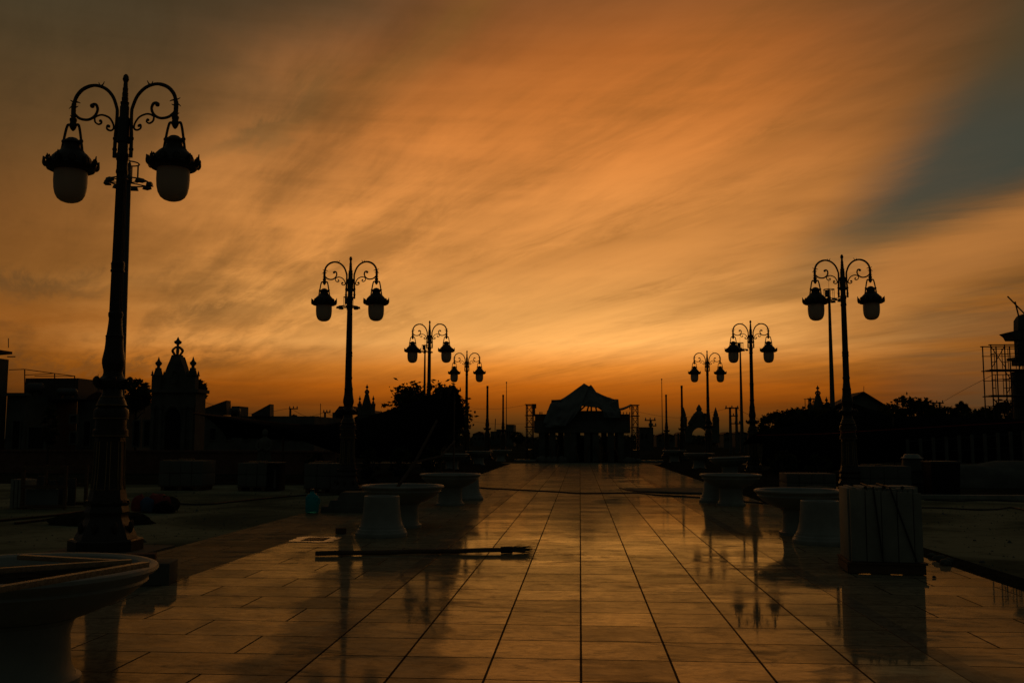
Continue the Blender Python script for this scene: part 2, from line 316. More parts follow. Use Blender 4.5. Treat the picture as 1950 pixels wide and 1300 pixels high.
# ------------------------------------------------------------------ mesh building
class MB:
    def __init__(s): s.v, s.f = [], []
    def add(s, vs, fs):
        o = len(s.v); s.v += [Vector(q) for q in vs]; s.f += [tuple(i+o for i in f) for f in fs]; return s
    def box(s, c, d, rz=0.0, taper=1.0, bev=0.0):
        c = Vector(c); hx, hy, hz = d[0]/2, d[1]/2, d[2]/2; m = Matrix.Rotation(rz, 3, 'Z')
        if bev <= 0:
            vs = [c + m @ Vector((x*hx*(taper if z > 0 else 1), y*hy*(taper if z > 0 else 1), z*hz)) for z in (-1, 1) for x, y in ((-1,-1),(1,-1),(1,1),(-1,1))]
            return s.add(vs, [(3,2,1,0),(4,5,6,7),(0,1,5,4),(1,2,6,5),(2,3,7,6),(3,0,4,7)])
        bm = bmesh.new(); bmesh.ops.create_cube(bm, size=1)
        for v in bm.verts:
            t_ = taper if v.co.z > 0 else 1
            v.co = Vector((v.co.x*d[0]*t_, v.co.y*d[1]*t_, v.co.z*d[2]))
        bmesh.ops.bevel(bm, geom=bm.edges[:], offset=bev, segments=2, affect='EDGES', profile=.6)
        bm.verts.index_update()
        s.add([c + m @ v.co for v in bm.verts], [tuple(v.index for v in f.verts) for f in bm.faces]); bm.free(); return s
    def lathe(s, prof, n=20, c=(0,0,0), ph=0.0, cap=True):
        c = Vector(c); vs, fs = [], []
        for z, r in prof:
            for i in range(n):
                a = ph + 2*math.pi*i/n; vs.append(c + Vector((r*math.cos(a), r*math.sin(a), z)))
        for j in range(len(prof)-1):
            for i in range(n):
                i2 = (i+1) % n; fs.append((j*n+i, j*n+i2, (j+1)*n+i2, (j+1)*n+i))
        if cap:
            fs.append(tuple(range(n-1, -1, -1))); fs.append(tuple((len(prof)-1)*n + i for i in range(n)))
        return s.add(vs, fs)
    def tube(s, pts, r, n=8, cap=True):
        pts = [Vector(q) for q in pts]; L = len(pts); rs = r if isinstance(r, (list, tuple)) else [r]*L
        vs, fs = [], []; up = None
        for i, q in enumerate(pts):
            t_ = (pts[min(i+1, L-1)] - pts[max(i-1, 0)])
            t_ = t_.normalized() if t_.length > 1e-9 else Vector((0,0,1))
            if up is None:
                up = Vector((0,0,1)) if abs(t_.z) < .9 else Vector((0,1,0))
            a = (up - t_*up.dot(t_))
            a = a.normalized() if a.length > 1e-6 else t_.orthogonal().normalized()
            up = a; b_ = t_.cross(a)
            for j in range(n):
                an = 2*math.pi*j/n; vs.append(q + (a*math.cos(an) + b_*math.sin(an))*rs[i])
        for i in range(L-1):
            for j in range(n):
                j2 = (j+1) % n; fs.append((i*n+j, i*n+j2, (i+1)*n+j2, (i+1)*n+j))
        if cap: fs.append(tuple(range(n-1, -1, -1))); fs.append(tuple((L-1)*n+j for j in range(n)))
        return s.add(vs, fs)
    def bar(s, a, b, w=.03, h=None): return s.tube([a, b], w/2*1.3, 4)
    def ball(s, c, r, n=12, sc=(1,1,1)):
        prof = [(-math.cos(math.pi*i/(n//2+1))*r*sc[2], max(1e-4, math.sin(math.pi*i/(n//2+1))*r)) for i in range(n//2+2)]
        o = len(s.v); s.lathe(prof, n, c)
        for q in s.v[o:]: q.x = c[0] + (q.x-c[0])*sc[0]; q.y = c[1] + (q.y-c[1])*sc[1]
        return s
    def prism(s, pts, d):          # closed outline (world points), pushed along vector d
        pts = [Vector(q) for q in pts]; n = len(pts); d = Vector(d)
        s.add(pts + [q + d for q in pts], [tuple(range(n)), tuple(range(2*n-1, n-1, -1))] + [(i, i+n, (i+1) % n + n, (i+1) % n) for i in range(n)]); return s
    def grid(s, rows, thick=0.0):  # rows of points; optional thickness along -normal approx y
        nr, nc = len(rows), len(rows[0]); vs = [Vector(q) for r_ in rows for q in r_]
        fs = [(i*nc+j, i*nc+j+1, (i+1)*nc+j+1, (i+1)*nc+j) for i in range(nr-1) for j in range(nc-1)]
        return s.add(vs, fs)
    def build(s, name, m, parent=None, sharp=35, solid=0.0, subsurf=0):
        me = bpy.data.meshes.new(name)
        lo = Vector((min(q.x for q in s.v), min(q.y for q in s.v), min(q.z for q in s.v))); hi_ = Vector((max(q.x for q in s.v), max(q.y for q in s.v), max(q.z for q in s.v)))
        if parent is None: org = Vector(((lo.x+hi_.x)/2, (lo.y+hi_.y)/2, lo.z))
        else: org = Vector(parent.get('_w', parent.location))
        me.from_pydata([tuple(q - org) for q in s.v], [], s.f); me.update()
        bm = bmesh.new(); bm.from_mesh(me); bmesh.ops.recalc_face_normals(bm, faces=bm.faces[:]); bm.to_mesh(me); bm.free()
        for p_ in me.polygons: p_.use_smooth = True
        me.set_sharp_from_angle(angle=R(sharp))
        me.materials.append(M[m] if isinstance(m, str) else m)
        o = bpy.data.objects.new(name, me); COL.objects.link(o)
        if parent is None: o.location = org
        else: o.parent = parent
        o['_w'] = tuple(org)
        if solid:
            md = o.modifiers.new('thickness', 'SOLIDIFY'); md.thickness = solid; md.offset = 0
        if subsurf:
            md = o.modifiers.new('smooth', 'SUBSURF'); md.levels = md.render_levels = subsurf
        return o
def thing(name, loc, label, cat, group=None):
    o = bpy.data.objects.new(name, None); COL.objects.link(o); o.location = loc; o['_w'] = tuple(loc); o.empty_display_size = .2
    return tag(o, label, cat, group)
def tag(o, label, cat, group=None):
    o['label'] = label; o['category'] = cat
    if group: o['group'] = group
    return o
def struct(o, kind='structure'): o['kind'] = kind; return o
def dup(root, loc, label, rz=None):
    r = root.copy(); COL.objects.link(r); r.location = loc; r['_w'] = tuple(loc); r['label'] = label
    if rz is not None: r.rotation_euler = (0, 0, rz)
    for ch in list(root.children):
        c = ch.copy(); COL.objects.link(c); c.parent = r
        for g in ch.children:
            d = g.copy(); COL.objects.link(d); d.parent = c
    return r
def flat(name, x0, x1, y0, y1, z, m, nx=1, ny=1):
    rows = [[(x0+(x1-x0)*i/nx, y0+(y1-y0)*j/ny, z) for i in range(nx+1)] for j in range(ny+1)]
    return struct(MB().grid(rows).build(name, m))

# ------------------------------------------------------------------ ground and paving
flat('ground', -1500, 1500, -200, 3000, -.020, 'ground')
flat('yard_concrete', -32, -5.62, 7.5, 31.5, -.012, 'yard'); flat('yard_concrete', 4.86, 34, 5.5, 26.2, -.012, 'yard')
YE = 60.4
flat('central_paving', -3*T-.009, 4*T-.009, -4, YE, 0, 'pave')
flat('border_band', -3*T-.009-.17, -3*T-.009, -4, YE, 0, 'band'); flat('border_band', 4*T-.009, 4*T-.009+.17, -4, YE, 0, 'band')
flat('outer_paving', -4.28, -3*T-.009-.17, -4, YE, 0, 'pave_out'); flat('outer_paving', 4*T-.009+.17, 4.42, -4, YE, 0, 'pave_out')
flat('side_path', -5.62, -4.285, -4, 21, -.004, 'strip')
flat('plaza', -14, 15, YE+.01, 64, -.008, 'strip')
def soil_bed(name, x0, x1, y0, y1, hgt, seed, m='soil'):
    r_ = random.Random(seed); nx, ny = 14, 60; rows = []
    for j in range(ny+1):
        row = []
        for i in range(nx+1):
            e = min(i, nx-i)/(nx/2)*min(1, min(j, ny-j)/3)
            row.append((x0+(x1-x0)*i/nx, y0+(y1-y0)*j/ny, -.012 + (hgt*min(1, e*2.2)*(.55+.6*r_.random()) if e > 0 else 0)))
        rows.append(row)
    return struct(MB().grid(rows).build(name, m, sharp=80))
soil_bed('soil_bed', 4.43, 8.6, 27, 60, .28, 3); soil_bed('soil_bed', -8.2, -4.29, 29, 60, .28, 4)
soil_bed('rubble_trench', 4.43, 4.85, 4, 27, .035, 5)

# ------------------------------------------------------------------ ornate double-arm lamps
def spline(pts, n=6):
    pts = [Vector(q) for q in pts]; out = []
    for i in range(len(pts)-1):
        p0, p1, p2, p3 = pts[max(i-1,0)], pts[i], pts[i+1], pts[min(i+2,len(pts)-1)]
        for j in range(n):
            t_ = j/n; out.append(.5*((2*p1)+(p2-p0)*t_+(2*p0-5*p1+4*p2-p3)*t_*t_+(3*p1-p0-3*p2+p3)*t_**3))
    out.append(pts[-1]); return out
def lamp_parts(t, head=True):
    oc = math.pi/8
    MB().lathe([(0,.475),(.13,.475),(.15,.455)], 8, ph=oc).build('plinth', 'iron', t, 20)
    b = MB().lathe([(.15,.40),(.19,.385),(.24,.36),(.31,.325),(.38,.29),(.42,.272),(.46,.268),(.50,.285),(.54,.275),(.58,.262),(.62,.285),(.655,.28),(.66,.25)], 8, ph=oc)
    for i in range(8):
        a = oc*2*i; b.ball((.335*math.cos(a), .335*math.sin(a), .30), .035, 8, (1,1,2.4)); b.ball((.285*math.cos(a), .285*math.sin(a), .64), .018, 8)
    b.build('base_moulding', 'iron', t, 30)
    MB().lathe([(.66,.25),(.70,.242),(.78,.226),(.90,.209),(1.10,.203),(1.50,.194)], 8, ph=oc).build('pedestal', 'iron', t, 20)
    g = MB()
    for i in range(8):      # raised gilt frames on the eight pedestal panels
        a = math.pi/4*i; c_, s_ = math.cos(a), math.sin(a); ap = math.cos(oc)
        def q(w, z):
            r_ = .226*ap if z < .85 else (.205*ap if z < 1.2 else .196*ap)
            r_ += .003; return (r_*c_ - w*s_, r_*s_ + w*c_, z)
        g.tube([q(-.058,.80), q(-.055,1.0), q(-.052,1.44), q(.052,1.44), q(.055,1.0), q(.058,.80), q(-.058,.80)], .006, 4)
    g.build('panel_trim', 'gilt', t)
    MB().lathe([(1.50,.20),(1.51,.225),(1.595,.225),(1.605,.20),(1.735,.198),(1.75,.218),(1.83,.226),(1.875,.215),(1.90,.178),(1.93,.195),(1.985,.176),(2.03,.155),(2.07,.133),(2.12,.128),(2.16,.125)], 24).build('capital', 'iron', t, 28)
    gl = MB()
    for z, r_ in ((1.75,.221),(1.93,.197),(1.515,.228),(2.04,.156)): 
        gl.tube([(r_*math.cos(2*math.pi*i/32), r_*math.sin(2*math.pi*i/32), z) for i in range(33)], .006, 5, False)
    gl.build('gilt_ring', 'gilt', t)
    MB().lathe([(2.16,.118),(2.18,.15),(2.215,.195),(2.255,.215),(2.28,.205),(2.30,.165),(2.33,.135),(2.37,.125),(2.41,.128),(2.44,.138),(2.50,.15),(2.55,.150),(2.61,.139),(2.70,.123),(2.80,.115),(2.86,.116),(2.875,.121),(2.89,.108),(2.93,.103),(3.0,.095),(3.09,.087),(3.12,.087),(3.15,.096),(3.19,.097),(3.21,.085)], 22).build('vase', 'iron', t, 28)
    for i in range(6):     # scrolled leaves round the neck
        a = math.pi/3*i; c_, s_ = math.cos(a), math.sin(a)
        pt = [(.13,2.17),(.19,2.185),(.235,2.22),(.255,2.265),(.245,2.295),(.228,2.288),(.228,2.268)]
        MB().tube(spline([(r_*c_, r_*s_, z) for r_, z in pt], 4), [.034]*8+[.03]*8+[.024]*9, 8).build('scroll_leaf', 'iron', t, 50)
    # fluted shaft
    n = 40; prof = [(3.21,.084),(3.74,.080)]; sh = MB()
    def flute(z0, r0, z1, r1):
        vs = []
        for z, r_ in ((z0, r0), (z1, r1)):
            for i in range(n): 
                rr = r_*(1 - (.07 if i % 2 else 0)); a = 2*math.pi*i/n; vs.append((rr*math.cos(a), rr*math.sin(a), z))
        sh.add(vs, [(i, (i+1) % n, n+(i+1) % n, n+i) for i in range(n)])
    flute(3.21,.086,3.76,.082); sh.lathe([(3.755,.080),(3.765,.092),(3.785,.094),(3.80,.084),(3.83,.088),(3.86,.088),(3.875,.092),(3.895,.084),(3.91,.079)], 20)
    flute(3.90,.079,5.14,.070)
    sh.build('shaft', 'iron', t, 40)
    if not head:
        MB().lathe([(5.14,.070),(5.17,.082),(5.33,.078),(5.34,.06)], 16).build('shaft_cap', 'iron', t)
        return
    MB().lathe([(5.14,.070),(5.165,.082),(5.19,.081),(5.22,.074),(5.33,.074),(5.35,.085),(5.43,.085),(5.45,.070),(5.585,.068),(5.60,.091),(5.66,.09),(5.69,.082),(5.91,.085),(5.945,.076),(5.97,.062),(6.11,.063),(6.13,.053),(6.175,.062),(6.19,.043),(6.24,.046),(6.25,.040),(6.31,.042),(6.32,.036),(6.38,.038),(6.39,.031),(6.47,.028),(6.485,.036),(6.51,.045),(6.53,.040),(6.56,.034),(6.585,.015)], 18).build('spire', 'iron', t, 30)
    for s_ in (1, -1):
        X = lambda pts: [(s_*x, 0, z) for x, z in pts]
        a = MB().tube(spline(X([(.118,5.41),(.116,5.66),(.104,6.01),(.120,6.12),(.184,6.275),(.30,6.39),(.455,6.435),(.605,6.39),(.70,6.29),(.738,6.17),(.742,6.07),(.738,5.93)]), 6), [.026]*8+[.024]*30+[.027]*16+[.034]*13, 8)
        a.tube(X([(.118,5.385),(.118,5.50)]), .028, 8); a.ball((s_*.118,0,5.50), .036, 8); a.ball((s_*.117,0,5.655), .036, 8)
        for z in (5.63, 5.93): a.tube(X([(.05,z),(.118,z)]), .017, 6)
        # thorny leaves on the bow
        for x, z, ax, az_ in ((.36,6.425,-.05,.065),(.36,6.425,.035,.055),(.725,6.20,.075,.03),(.735,6.15,.075,-.05),(.72,6.20,-.075,-.02),(.735,6.12,-.06,.02),(.742,5.99,.05,.02),(.742,5.99,-.05,.02),(.741,5.96,.045,-.02)):
            a.tube(spline(X([(x,z),(x+ax*.55,z+az_*.3),(x+ax,z+az_)]), 3), [.016,.014,.012,.01,.008,.006,.003], 6)
        a.build('arm', 'iron', t, 45)
        sc = MB().tube(spline(X([(.742,6.09),(.715,6.02),(.64,5.955),(.525,5.938),(.435,5.985),(.392,6.07),(.41,6.145),(.455,6.16),(.487,6.135)]), 6), [.017]*8+[.020]*24+[.021]*17, 7)
        sc.ball((s_*.472,0,6.138), .034, 10)
        sc.tube(spline(X([(.43,5.975),(.42,5.905),(.37,5.868),(.328,5.888),(.336,5.925),(.357,5.918)]), 5), .0135, 6)
        sc.tube(spline(X([(.425,5.97),(.37,5.998),(.305,6.0),(.215,5.958),(.158,5.872),(.150,5.80),(.192,5.774),(.243,5.80),(.240,5.848),(.212,5.842),(.213,5.822)]), 5), .0145, 6)
        sc.ball((s_*.348,0,5.915), .018, 8); sc.ball((s_*.216,0,5.832), .018, 8)
        sc.build('scroll', 'iron', t, 45)
        cx = s_*.738
        y = MB().lathe([(5.78,.012),(5.80,.03),(5.84,.05),(5.87,.052),(5.90,.042),(5.93,.05),(5.955,.05),(5.97,.03)], 12, (cx,0,0))
        for w in (1, -1):
            pts = [(cx+w*.035,0,5.86),(cx+w*.075,0,5.87),(cx+w*.10,0,5.80),(cx+w*.125,0,5.66),(cx+w*.15,0,5.50),(cx+w*.155,0,5.42)]
            y.tube(spline(pts, 4), .0185, 7); y.ball((cx+w*.128,0,5.63), .032, 8); y.ball((cx+w*.152,0,5.46), .036, 8)
        y.build('yoke', 'iron', t, 45)
        MB().lathe([(5.20,.225),(5.21,.30),(5.235,.325),(5.265,.340),(5.28,.33),(5.285,.29),(5.33,.285),(5.39,.258),(5.45,.205),(5.485,.16),(5.52,.125),(5.56,.108),(5.585,.112),(5.60,.135),(5.615,.135),(5.63,.118),(5.65,.09),(5.675,.06),(5.69,.015)], 26, (cx,0,0)).build('lantern_hood', 'iron', t, 30)
        cr = MB()
        for i in range(12):
            an = 2*math.pi*i/12; c_, q_ = math.cos(an), math.sin(an)
            L = lambda r_, z, w=0.0: (cx + r_*c_ - w*q_, r_*q_ + w*c_, z)
            big = 1.0 if i % 3 == 0 else .72
            cr.tube(spline([L(.315,5.25), L(.342,5.275), L(.350,5.285+.06*big), L(.358,5.285+.125*big)], 3), [.030,.030,.029,.027,.025,.022,.018,.014,.010,.005], 6)
            for w in (.045, -.045):
                cr.tube(spline([L(.325,5.265,w*.5), L(.340,5.31,w), L(.346,5.345,w*.8), L(.340,5.355,w*.45)], 3), .011, 5)
            cr.tube(spline([L(.30,5.28), L(.31,5.33), L(.335,5.345), L(.345,5.32)], 3), .012, 5)
        cr.build('crown_leaves', 'iron', t, 50)
        gp = MB().lathe([(5.20,.218),(5.15,.221),(5.05,.222),(4.95,.215),(4.87,.197),(4.81,.165),(4.775,.12),(4.757,.07),(4.75,.01)], 32, (cx,0,0), cap=False)
        gp.build('globe', 'globe', t, 60)
LX_L, LX_R = -6.36, 7.30
lp = thing('street_lamp', (0, 0, 0), 'largest twin-globe ornate black street lamp, nearest to the viewer, in front of the floodlight mast', 'street lamp', 'ornate twin-globe lamps along the promenade')
lamp_parts(lp); lp.location = (LX_L, 12.80, 0.02)
for (x, y, lab) in (
    (-6.39, 26.5, 'ornate twin-globe street lamp beside the blue water bottle, second largest on the left side'),
    (-6.47, 41.3, 'ornate twin-globe street lamp rising behind the black net, crossing the round bushy tree'),
    (-6.50, 55.5, 'smallest twin-globe street lamp of the left row, beside the right edge of the bushy tree'),
    (7.28, 27.0, 'largest twin-globe street lamp of the right row, behind the strapped pallet of slabs'),
    (7.31, 41.9, 'ornate twin-globe street lamp between the dark hedge and the H-frame power pole'),
    (7.31, 56.1, 'smallest twin-globe street lamp of the right row, in front of the arched gateway')):
    o_ = dup(lp, (x, y, 0.02), lab); o_.rotation_euler = (R(rnd.uniform(-.25,.25)), R(rnd.uniform(-.25,.25)), R(rnd.uniform(-3,3)))
hl = thing('lamp_post', (0, 0, 0), 'bare lamp post without arms, taller of the two left of the tarpaulined pavilion', 'lamp post', 'lamp posts still without their heads')
lamp_parts(hl, False); hl.location = (P(928,800,70).x, 70, 0.02)
for (px, y, lab) in ((958, 84, 'bare lamp post without arms, shorter of the two left of the tarpaulined pavilion'),
                     (1299, 70, 'bare lamp post without arms, taller of the two right of the tarpaulined pavilion'),
                     (1269, 84, 'bare lamp post without arms, shorter of the two right of the tarpaulined pavilion')):
    dup(hl, (P(px, 800, y).x, y, 0.02), lab)
# stone footings of the two nearest left lamps
fo = MB().box((LX_L+.02, 12.8, .0), (1.35, 1.25, .03)); fo = fo.build('lamp_footing', 'conc'); tag(fo, 'low concrete footing slab under the largest street lamp', 'footing')
f2 = MB(); 
for i in range(5): f2.box((-6.33, 26.4, -.01+.0+.07*i+.035), (1.75-.22*i, 1.75-.22*i, .07))
dk = thing('cement_block', (G(300,1112).x, G(300,1112).y, 0), 'dark square cement block lying behind the rim of the nearest planter bowl', 'block')
gb = dk.location
MB().box((gb.x-.10, gb.y+.10, .11), (.42,.42,.22), .2, bev=.012).build('block_body', 'conc', dk); MB().box((gb.x-.20, gb.y+.02, .265), (.30,.16,.09), .3, bev=.01).build('loose_brick', 'brick', dk)
# stepped dark plinth left of second lamp
pg = G(650, 976); pl_ = thing('stepped_plinth', (pg.x, pg.y+.7, 0), 'dark stepped plinth mound standing right of the blue water bottle', 'plinth')
m_ = MB()
MB().lathe([(-.01,.78),(.10,.76),(.12,.74)], 4, (pg.x+.1, pg.y+.6, 0), math.pi/4).build('lower_step', 'conc', pl_)
MB().lathe([(.12,.64),(.22,.60),(.24,.58)], 4, (pg.x+.14, pg.y+.6, 0), math.pi/4).build('middle_step', 'conc', pl_)
MB().lathe([(.24,.48),(.36,.42),(.40,.38)], 4, (pg.x+.18, pg.y+.6, 0), math.pi/4).build('upper_step', 'conc', pl_)

# ------------------------------------------------------------------ floodlight masts
def mast(x, y, label):
    t = thing('floodlight_mast', (x, y, 0), label, 'floodlight mast', 'tall floodlight masts behind the lamps')
    O = Vector((x, y, 0))
    MB().lathe([(0,.24),(.5,.235),(6,.16),(11.1,.095)], 16, O).build('mast_pole', 'galv', t)
    MB().lathe([(0,.36),(.03,.36)], 12, O).build('base_plate', 'galv', t)
    r = MB()
    for rr, z in ((.82,11.18),(.40,11.9)):
        r.tube([O+Vector((rr*math.cos(2*math.pi*i/24), rr*math.sin(2*math.pi*i/24), z)) for i in range(25)], .028, 5)
    for i in range(6):
        a = math.pi/3*i; r.tube([O+Vector((.06*math.cos(a), .06*math.sin(a), 11.15)), O+Vector((.82*math.cos(a), .82*math.sin(a), 11.18))], .024, 5)
        r.tube([O+Vector((.40*math.cos(a), .40*math.sin(a), 11.2)), O+Vector((.40*math.cos(a), .40*math.sin(a), 11.9))], .02, 5)
    r.build('ring_frame', 'galv', t)
    MB().lathe([(11.1,.10),(11.2,.14),(11.35,.14),(11.4,.08),(11.9,.07),(11.95,.03)], 12, O).build('winch_head', 'galv', t)
    MB().box(O+Vector((-.12,.05,11.62)), (.34,.3,.46)).build('control_box', 'galv', t)
    for i in range(8):
        a = math.pi/4*i+.2; c_ = O+Vector((.86*math.cos(a), .86*math.sin(a), 11.12))
        f_ = MB().box(c_, (.24,.36,.13), a, .75).build('floodlight', 'galv', t)
        MB().box(c_ + Vector((.02*math.cos(a), .02*math.sin(a), -.069)), (.21,.32,.008), a).build('floodlight_lens', 'lens', f_)
    MB().tube([O+Vector((0,0,11.9)), O+Vector((0,0,13.3))], [.014,.005], 5).build('lightning_rod', 'galv', t)
    t.scale = (1, 1, 1.103)
    return t
mt = mast(P(243,345,39).x+.05, 39, 'tall floodlight mast directly behind the largest street lamp')
dup(mt, (P(663,600,78).x, 78, 0), 'floodlight mast hidden behind the shaft of the lamp beside the water bottle')
dup(mt, (P(809,690,119).x, 119, 0), 'slender floodlight mast just left of the lamp shaft above the bushy tree')
dup(mt, (P(1580,600,76).x, 76, 0), 'floodlight mast just left of the largest right lamp, thin rod on top')
dup(mt, (P(1410,690,118).x, 118, 0), 'slender floodlight mast left of the lamp by the H-frame power pole')

# ------------------------------------------------------------------ planters
PL = 'white cement planter bowls along the promenade'
def bowl(x, y, label, z0=0.0, s=1.0, tilt=0.0):
    t = thing('planter', (x, y, z0), label, 'planter', PL); O = Vector((x, y, z0))
    MB().lathe([(0,.33*s),(.045,.33*s),(.06,.30*s),(.11,.275*s),(.30,.262*s),(.38,.28*s),(.41,.31*s)], 32, O).build('pedestal', 'white', t, 30)
    b = MB().lathe([(.405,.20*s),(.41,.30*s),(.43,.37*s),(.49,.50*s),(.545,.585*s),(.60,.645*s),(.612,.66*s),(.628,.655*s),(.65,.668*s),(.668,.70*s),(.685,.712*s),(.705,.706*s),(.715,.685*s),(.712,.655*s),(.70,.63*s),(.66,.61*s),(.64,.60*s)], 56, O, cap=False)
    b.build('bowl', 'white', t, 30)
    r_ = random.Random(int(x*100+y)); so = MB(); n = 24; rows = []
    for rr in (0.02,.15,.3,.45,.598*1.0):
        rows.append([O+Vector((rr*s*math.cos(2*math.pi*i/n), rr*s*math.sin(2*math.pi*i/n), .645-(.03*r_.random() if 0.1<rr<.55 else 0))) for i in range(n)] )
        rows[-1].append(rows[-1][0])
    so.grid(rows).build('soil', 'soil', t, 80)
    t.rotation_euler = (0, tilt, 0)
    return t
b0 = bowl(-3.43, 5.84, 'nearest and largest white planter bowl, crossed by three loose battens', s=1.12)
bL = bowl(G(790,1005).x-.25, 16.7, 'white planter bowl behind the empty pedestal, between the water bottle and the broom')
def again(x, y, lab, z=0.0, tilt=None):
    o = dup(bL, (x, y, z), lab)
    if tilt is not None: o.rotation_euler = (0, tilt, 0)
    return o
again(-2.98, 22.35, 'white planter bowl left of the promenade with a low pedestal hidden behind its right side')
again(3.50, 15.95, 'white planter bowl touching the strapped pallet, half hiding a free-standing pedestal')
again(3.48, 22.95, 'middle white planter bowl of the right row, in front of the tilted bowl')
again(5.15, 34, 'slightly tilted white planter bowl seen above the middle bowl of the right row', .20, R(-2.5))
again(5.42, 45, 'white planter bowl just left of the smallest right lamp, raised on the soil bed', .18)
again(5.45, 57, 'farthest white planter bowl of the right row, left of the taller bare post', .18)
again(-5.40, 41, 'white planter bowl behind the forked prop under the net peak', .18)
again(-5.20, 50, 'white planter bowl at the foot of the taller bare left post', .18)
again(-5.00, 61.5, 'farthest white planter bowl of the left row, near the pavilion', .12)
PD = 'empty planter pedestals waiting for their bowls'
def ped(x, y, label):
    t = thing('pedestal', (x, y, 0), label, 'pedestal', PD); O = Vector((x, y, 0))
    MB().lathe([(0,.40),(.035,.405),(.06,.40),(.075,.385),(.11,.375),(.125,.355),(.16,.345)], 36, O).build('foot', 'white', t, 30)
    MB().lathe([(.16,.34),(.20,.322),(.30,.298),(.45,.282),(.60,.276),(.615,.272),(.62,.26),(.60,.24),(.56,.23)], 36, O).build('column', 'white', t, 30)
    return t
p0 = ped(-3.09, 15.12, 'free-standing white pedestal without a bowl, nearest on the left by the broom')
dup(p0, (3.50, 14.63, 0), 'free-standing white pedestal without a bowl, beside the strapped pallet')
dup(p0, (G(890,951).x, 24.3, 0), 'free-standing white pedestal peeping out behind a left planter stem')
dup(p0, (G(1360,954).x, 24.0, 0), 'free-standing white pedestal peeping out left of the middle right planter')
# battens on the nearest bowl
for p0_, p1_, z_, lab in (((38,1060),(222,1070),.733,'rearmost wooden batten lying flat across the nearest planter bowl'),
                  ((-80,1091),(250,1069),.7335,'middle wooden batten lying across the nearest planter bowl, behind the front one'),
                  ((-70,1133),(278,1074),.764,'front wooden batten slanting across the nearest planter bowl, on top of the others')):
    A, B = G(*p0_, z=z_), G(*p1_, z=z_); d_ = B-A
    q = MB().box((A+B)/2, (d_.length, .052, .030), math.atan2(d_.y, d_.x), bev=.002).build('wooden_batten', 'board', sharp=20)
    tag(q, lab, 'batten', 'loose battens on the planter bowl')
# forked prop standing in the second bowl
q = MB().tube([P(735,958,16.3), P(790,880,16.6), P(832,800,17.0)], [.03,.026,.022], 7)
q.tube([P(790,880,16.6), P(840,868,17.2), P(866,840,17.6)], .02, 6); q.tube([P(708,958,15.3)+Vector((0,0,0)), P(711,950,15.3)], .02, 6)
tag(q.build('wooden_prop', 'wood'), 'slanting forked wooden prop leaning out of the planter behind the empty pedestal', 'wooden prop')

# ------------------------------------------------------------------ slab pallet on the right
pc = Vector((3.48, 11.72, 0)); pz = .55
sp_ = thing('slab_pallet', pc, 'tall shrink-stacked block of pale slabs on a timber pallet, black straps, at right', 'pallet')
rz = R(-6)
def L2(x, y, z): return pc + Matrix.Rotation(rz, 3, 'Z') @ Vector((x, y, z))
for i in range(3): MB().box(L2(-.36+.36*i, 0, .06), (.10,.74,.10), rz).build('pallet_bearer', 'wood', sp_)
MB().box(L2(0,0,.122), (.86,.80,.022), rz).build('pallet_deck', 'wood', sp_); MB().box(L2(0,-.37,.06), (.82,.03,.105), rz).build('front_board', 'wood', sp_); MB().box(L2(-.41,0,.055), (.03,.70,.09), rz).build('side_board', 'wood', sp_)
r_ = random.Random(4); n = 14
for i in range(n):
    x = -.40 + .0555*i; 
    MB().box(L2(x+.03+r_.uniform(-.003,.003), r_.uniform(-.012,.012)+.03, .135+.41+r_.uniform(-.006,.006)), (.049,.66,.82+r_.uniform(-.012,.012)), rz+r_.uniform(-.01,.01), .955, bev=.004).build('stone_slab', 'stone', sp_)
for j_, (x0_, w_, dy_) in enumerate(((-.30,.165,.004),(-.13,.165,-.006),(.04,.165,.0),(.21,.165,-.010),(.345,.09,.004))):
    MB().box(L2(x0_,-.362+dy_,.135+.405-.004*j_), (w_-.002,.045,.80-.008*j_), rz+.006*math.sin(j_*2.1), .985, .003).build('front_slab', 'stone', sp_)
for xa, xb in ((-.13,-.05),(.05,.31)):
    MB().tube([L2(xa,.37,.98), L2(xa,-.40,.972), L2(xb,-.408,.15)], .009, 5).build('strap', 'strap', sp_)
for i in range(3):
    MB().ball(L2(-.2+.2*i,-.33,.965), .02, 8).build('corner_pad', 'rubber', sp_)
MB().box(L2(.23,.1,.955), (.34,.40,.02), rz+.1).build('loose_slab', 'stone', sp_)

# ------------------------------------------------------------------ small things on the paving
a, b = Vector((-3.40,12.45,.036)), Vector((-.95,13.0,.046))
br = thing('broom', ((a+b)/2).to_tuple()[:2]+(0,), 'long-handled broom lying across the wet paving, bristles pointing right', 'broom')
MB().tube([a.lerp(b, i/8)+Vector((0,0,.004*math.sin(i*1.9))) for i in range(9)], [.030,.031,.030,.032,.030,.031,.029,.030,.028], 10).build('handle', 'wood', br)
MB().tube([b-(b-a).normalized()*.10, b+(b-a).normalized()*.05], [.044,.046], 10).build('binding', 'strap', br)
bs = MB(); r_ = random.Random(2); d = (b-a).normalized(); sd = Vector((-d.y,d.x,0))
for i in range(150):
    p_ = r_.gauss(0,1); z_ = r_.gauss(0,1); L_ = r_.uniform(.16,.36)
    e = b + d*L_ + sd*p_*.075*L_/.25 + Vector((0,0,z_*.028)); e.z = max(.006, e.z)
    m1 = b + d*L_*.5 + sd*p_*.028 + Vector((0,0,z_*.016)); m1.z = max(.006, m1.z)
    bs.tube([b + sd*p_*.012 + Vector((0,0,z_*.010)), m1, e], [.004,.003,.0015], 3)
bs.build('bristles', 'bristle', br)
c_ = G(600,1027); dc = thing('drain_cover', (c_.x, c_.y, 0), 'small square drain with dark grate framed by pale cement in the paving', 'drain')
r_ = random.Random(5); ring = []
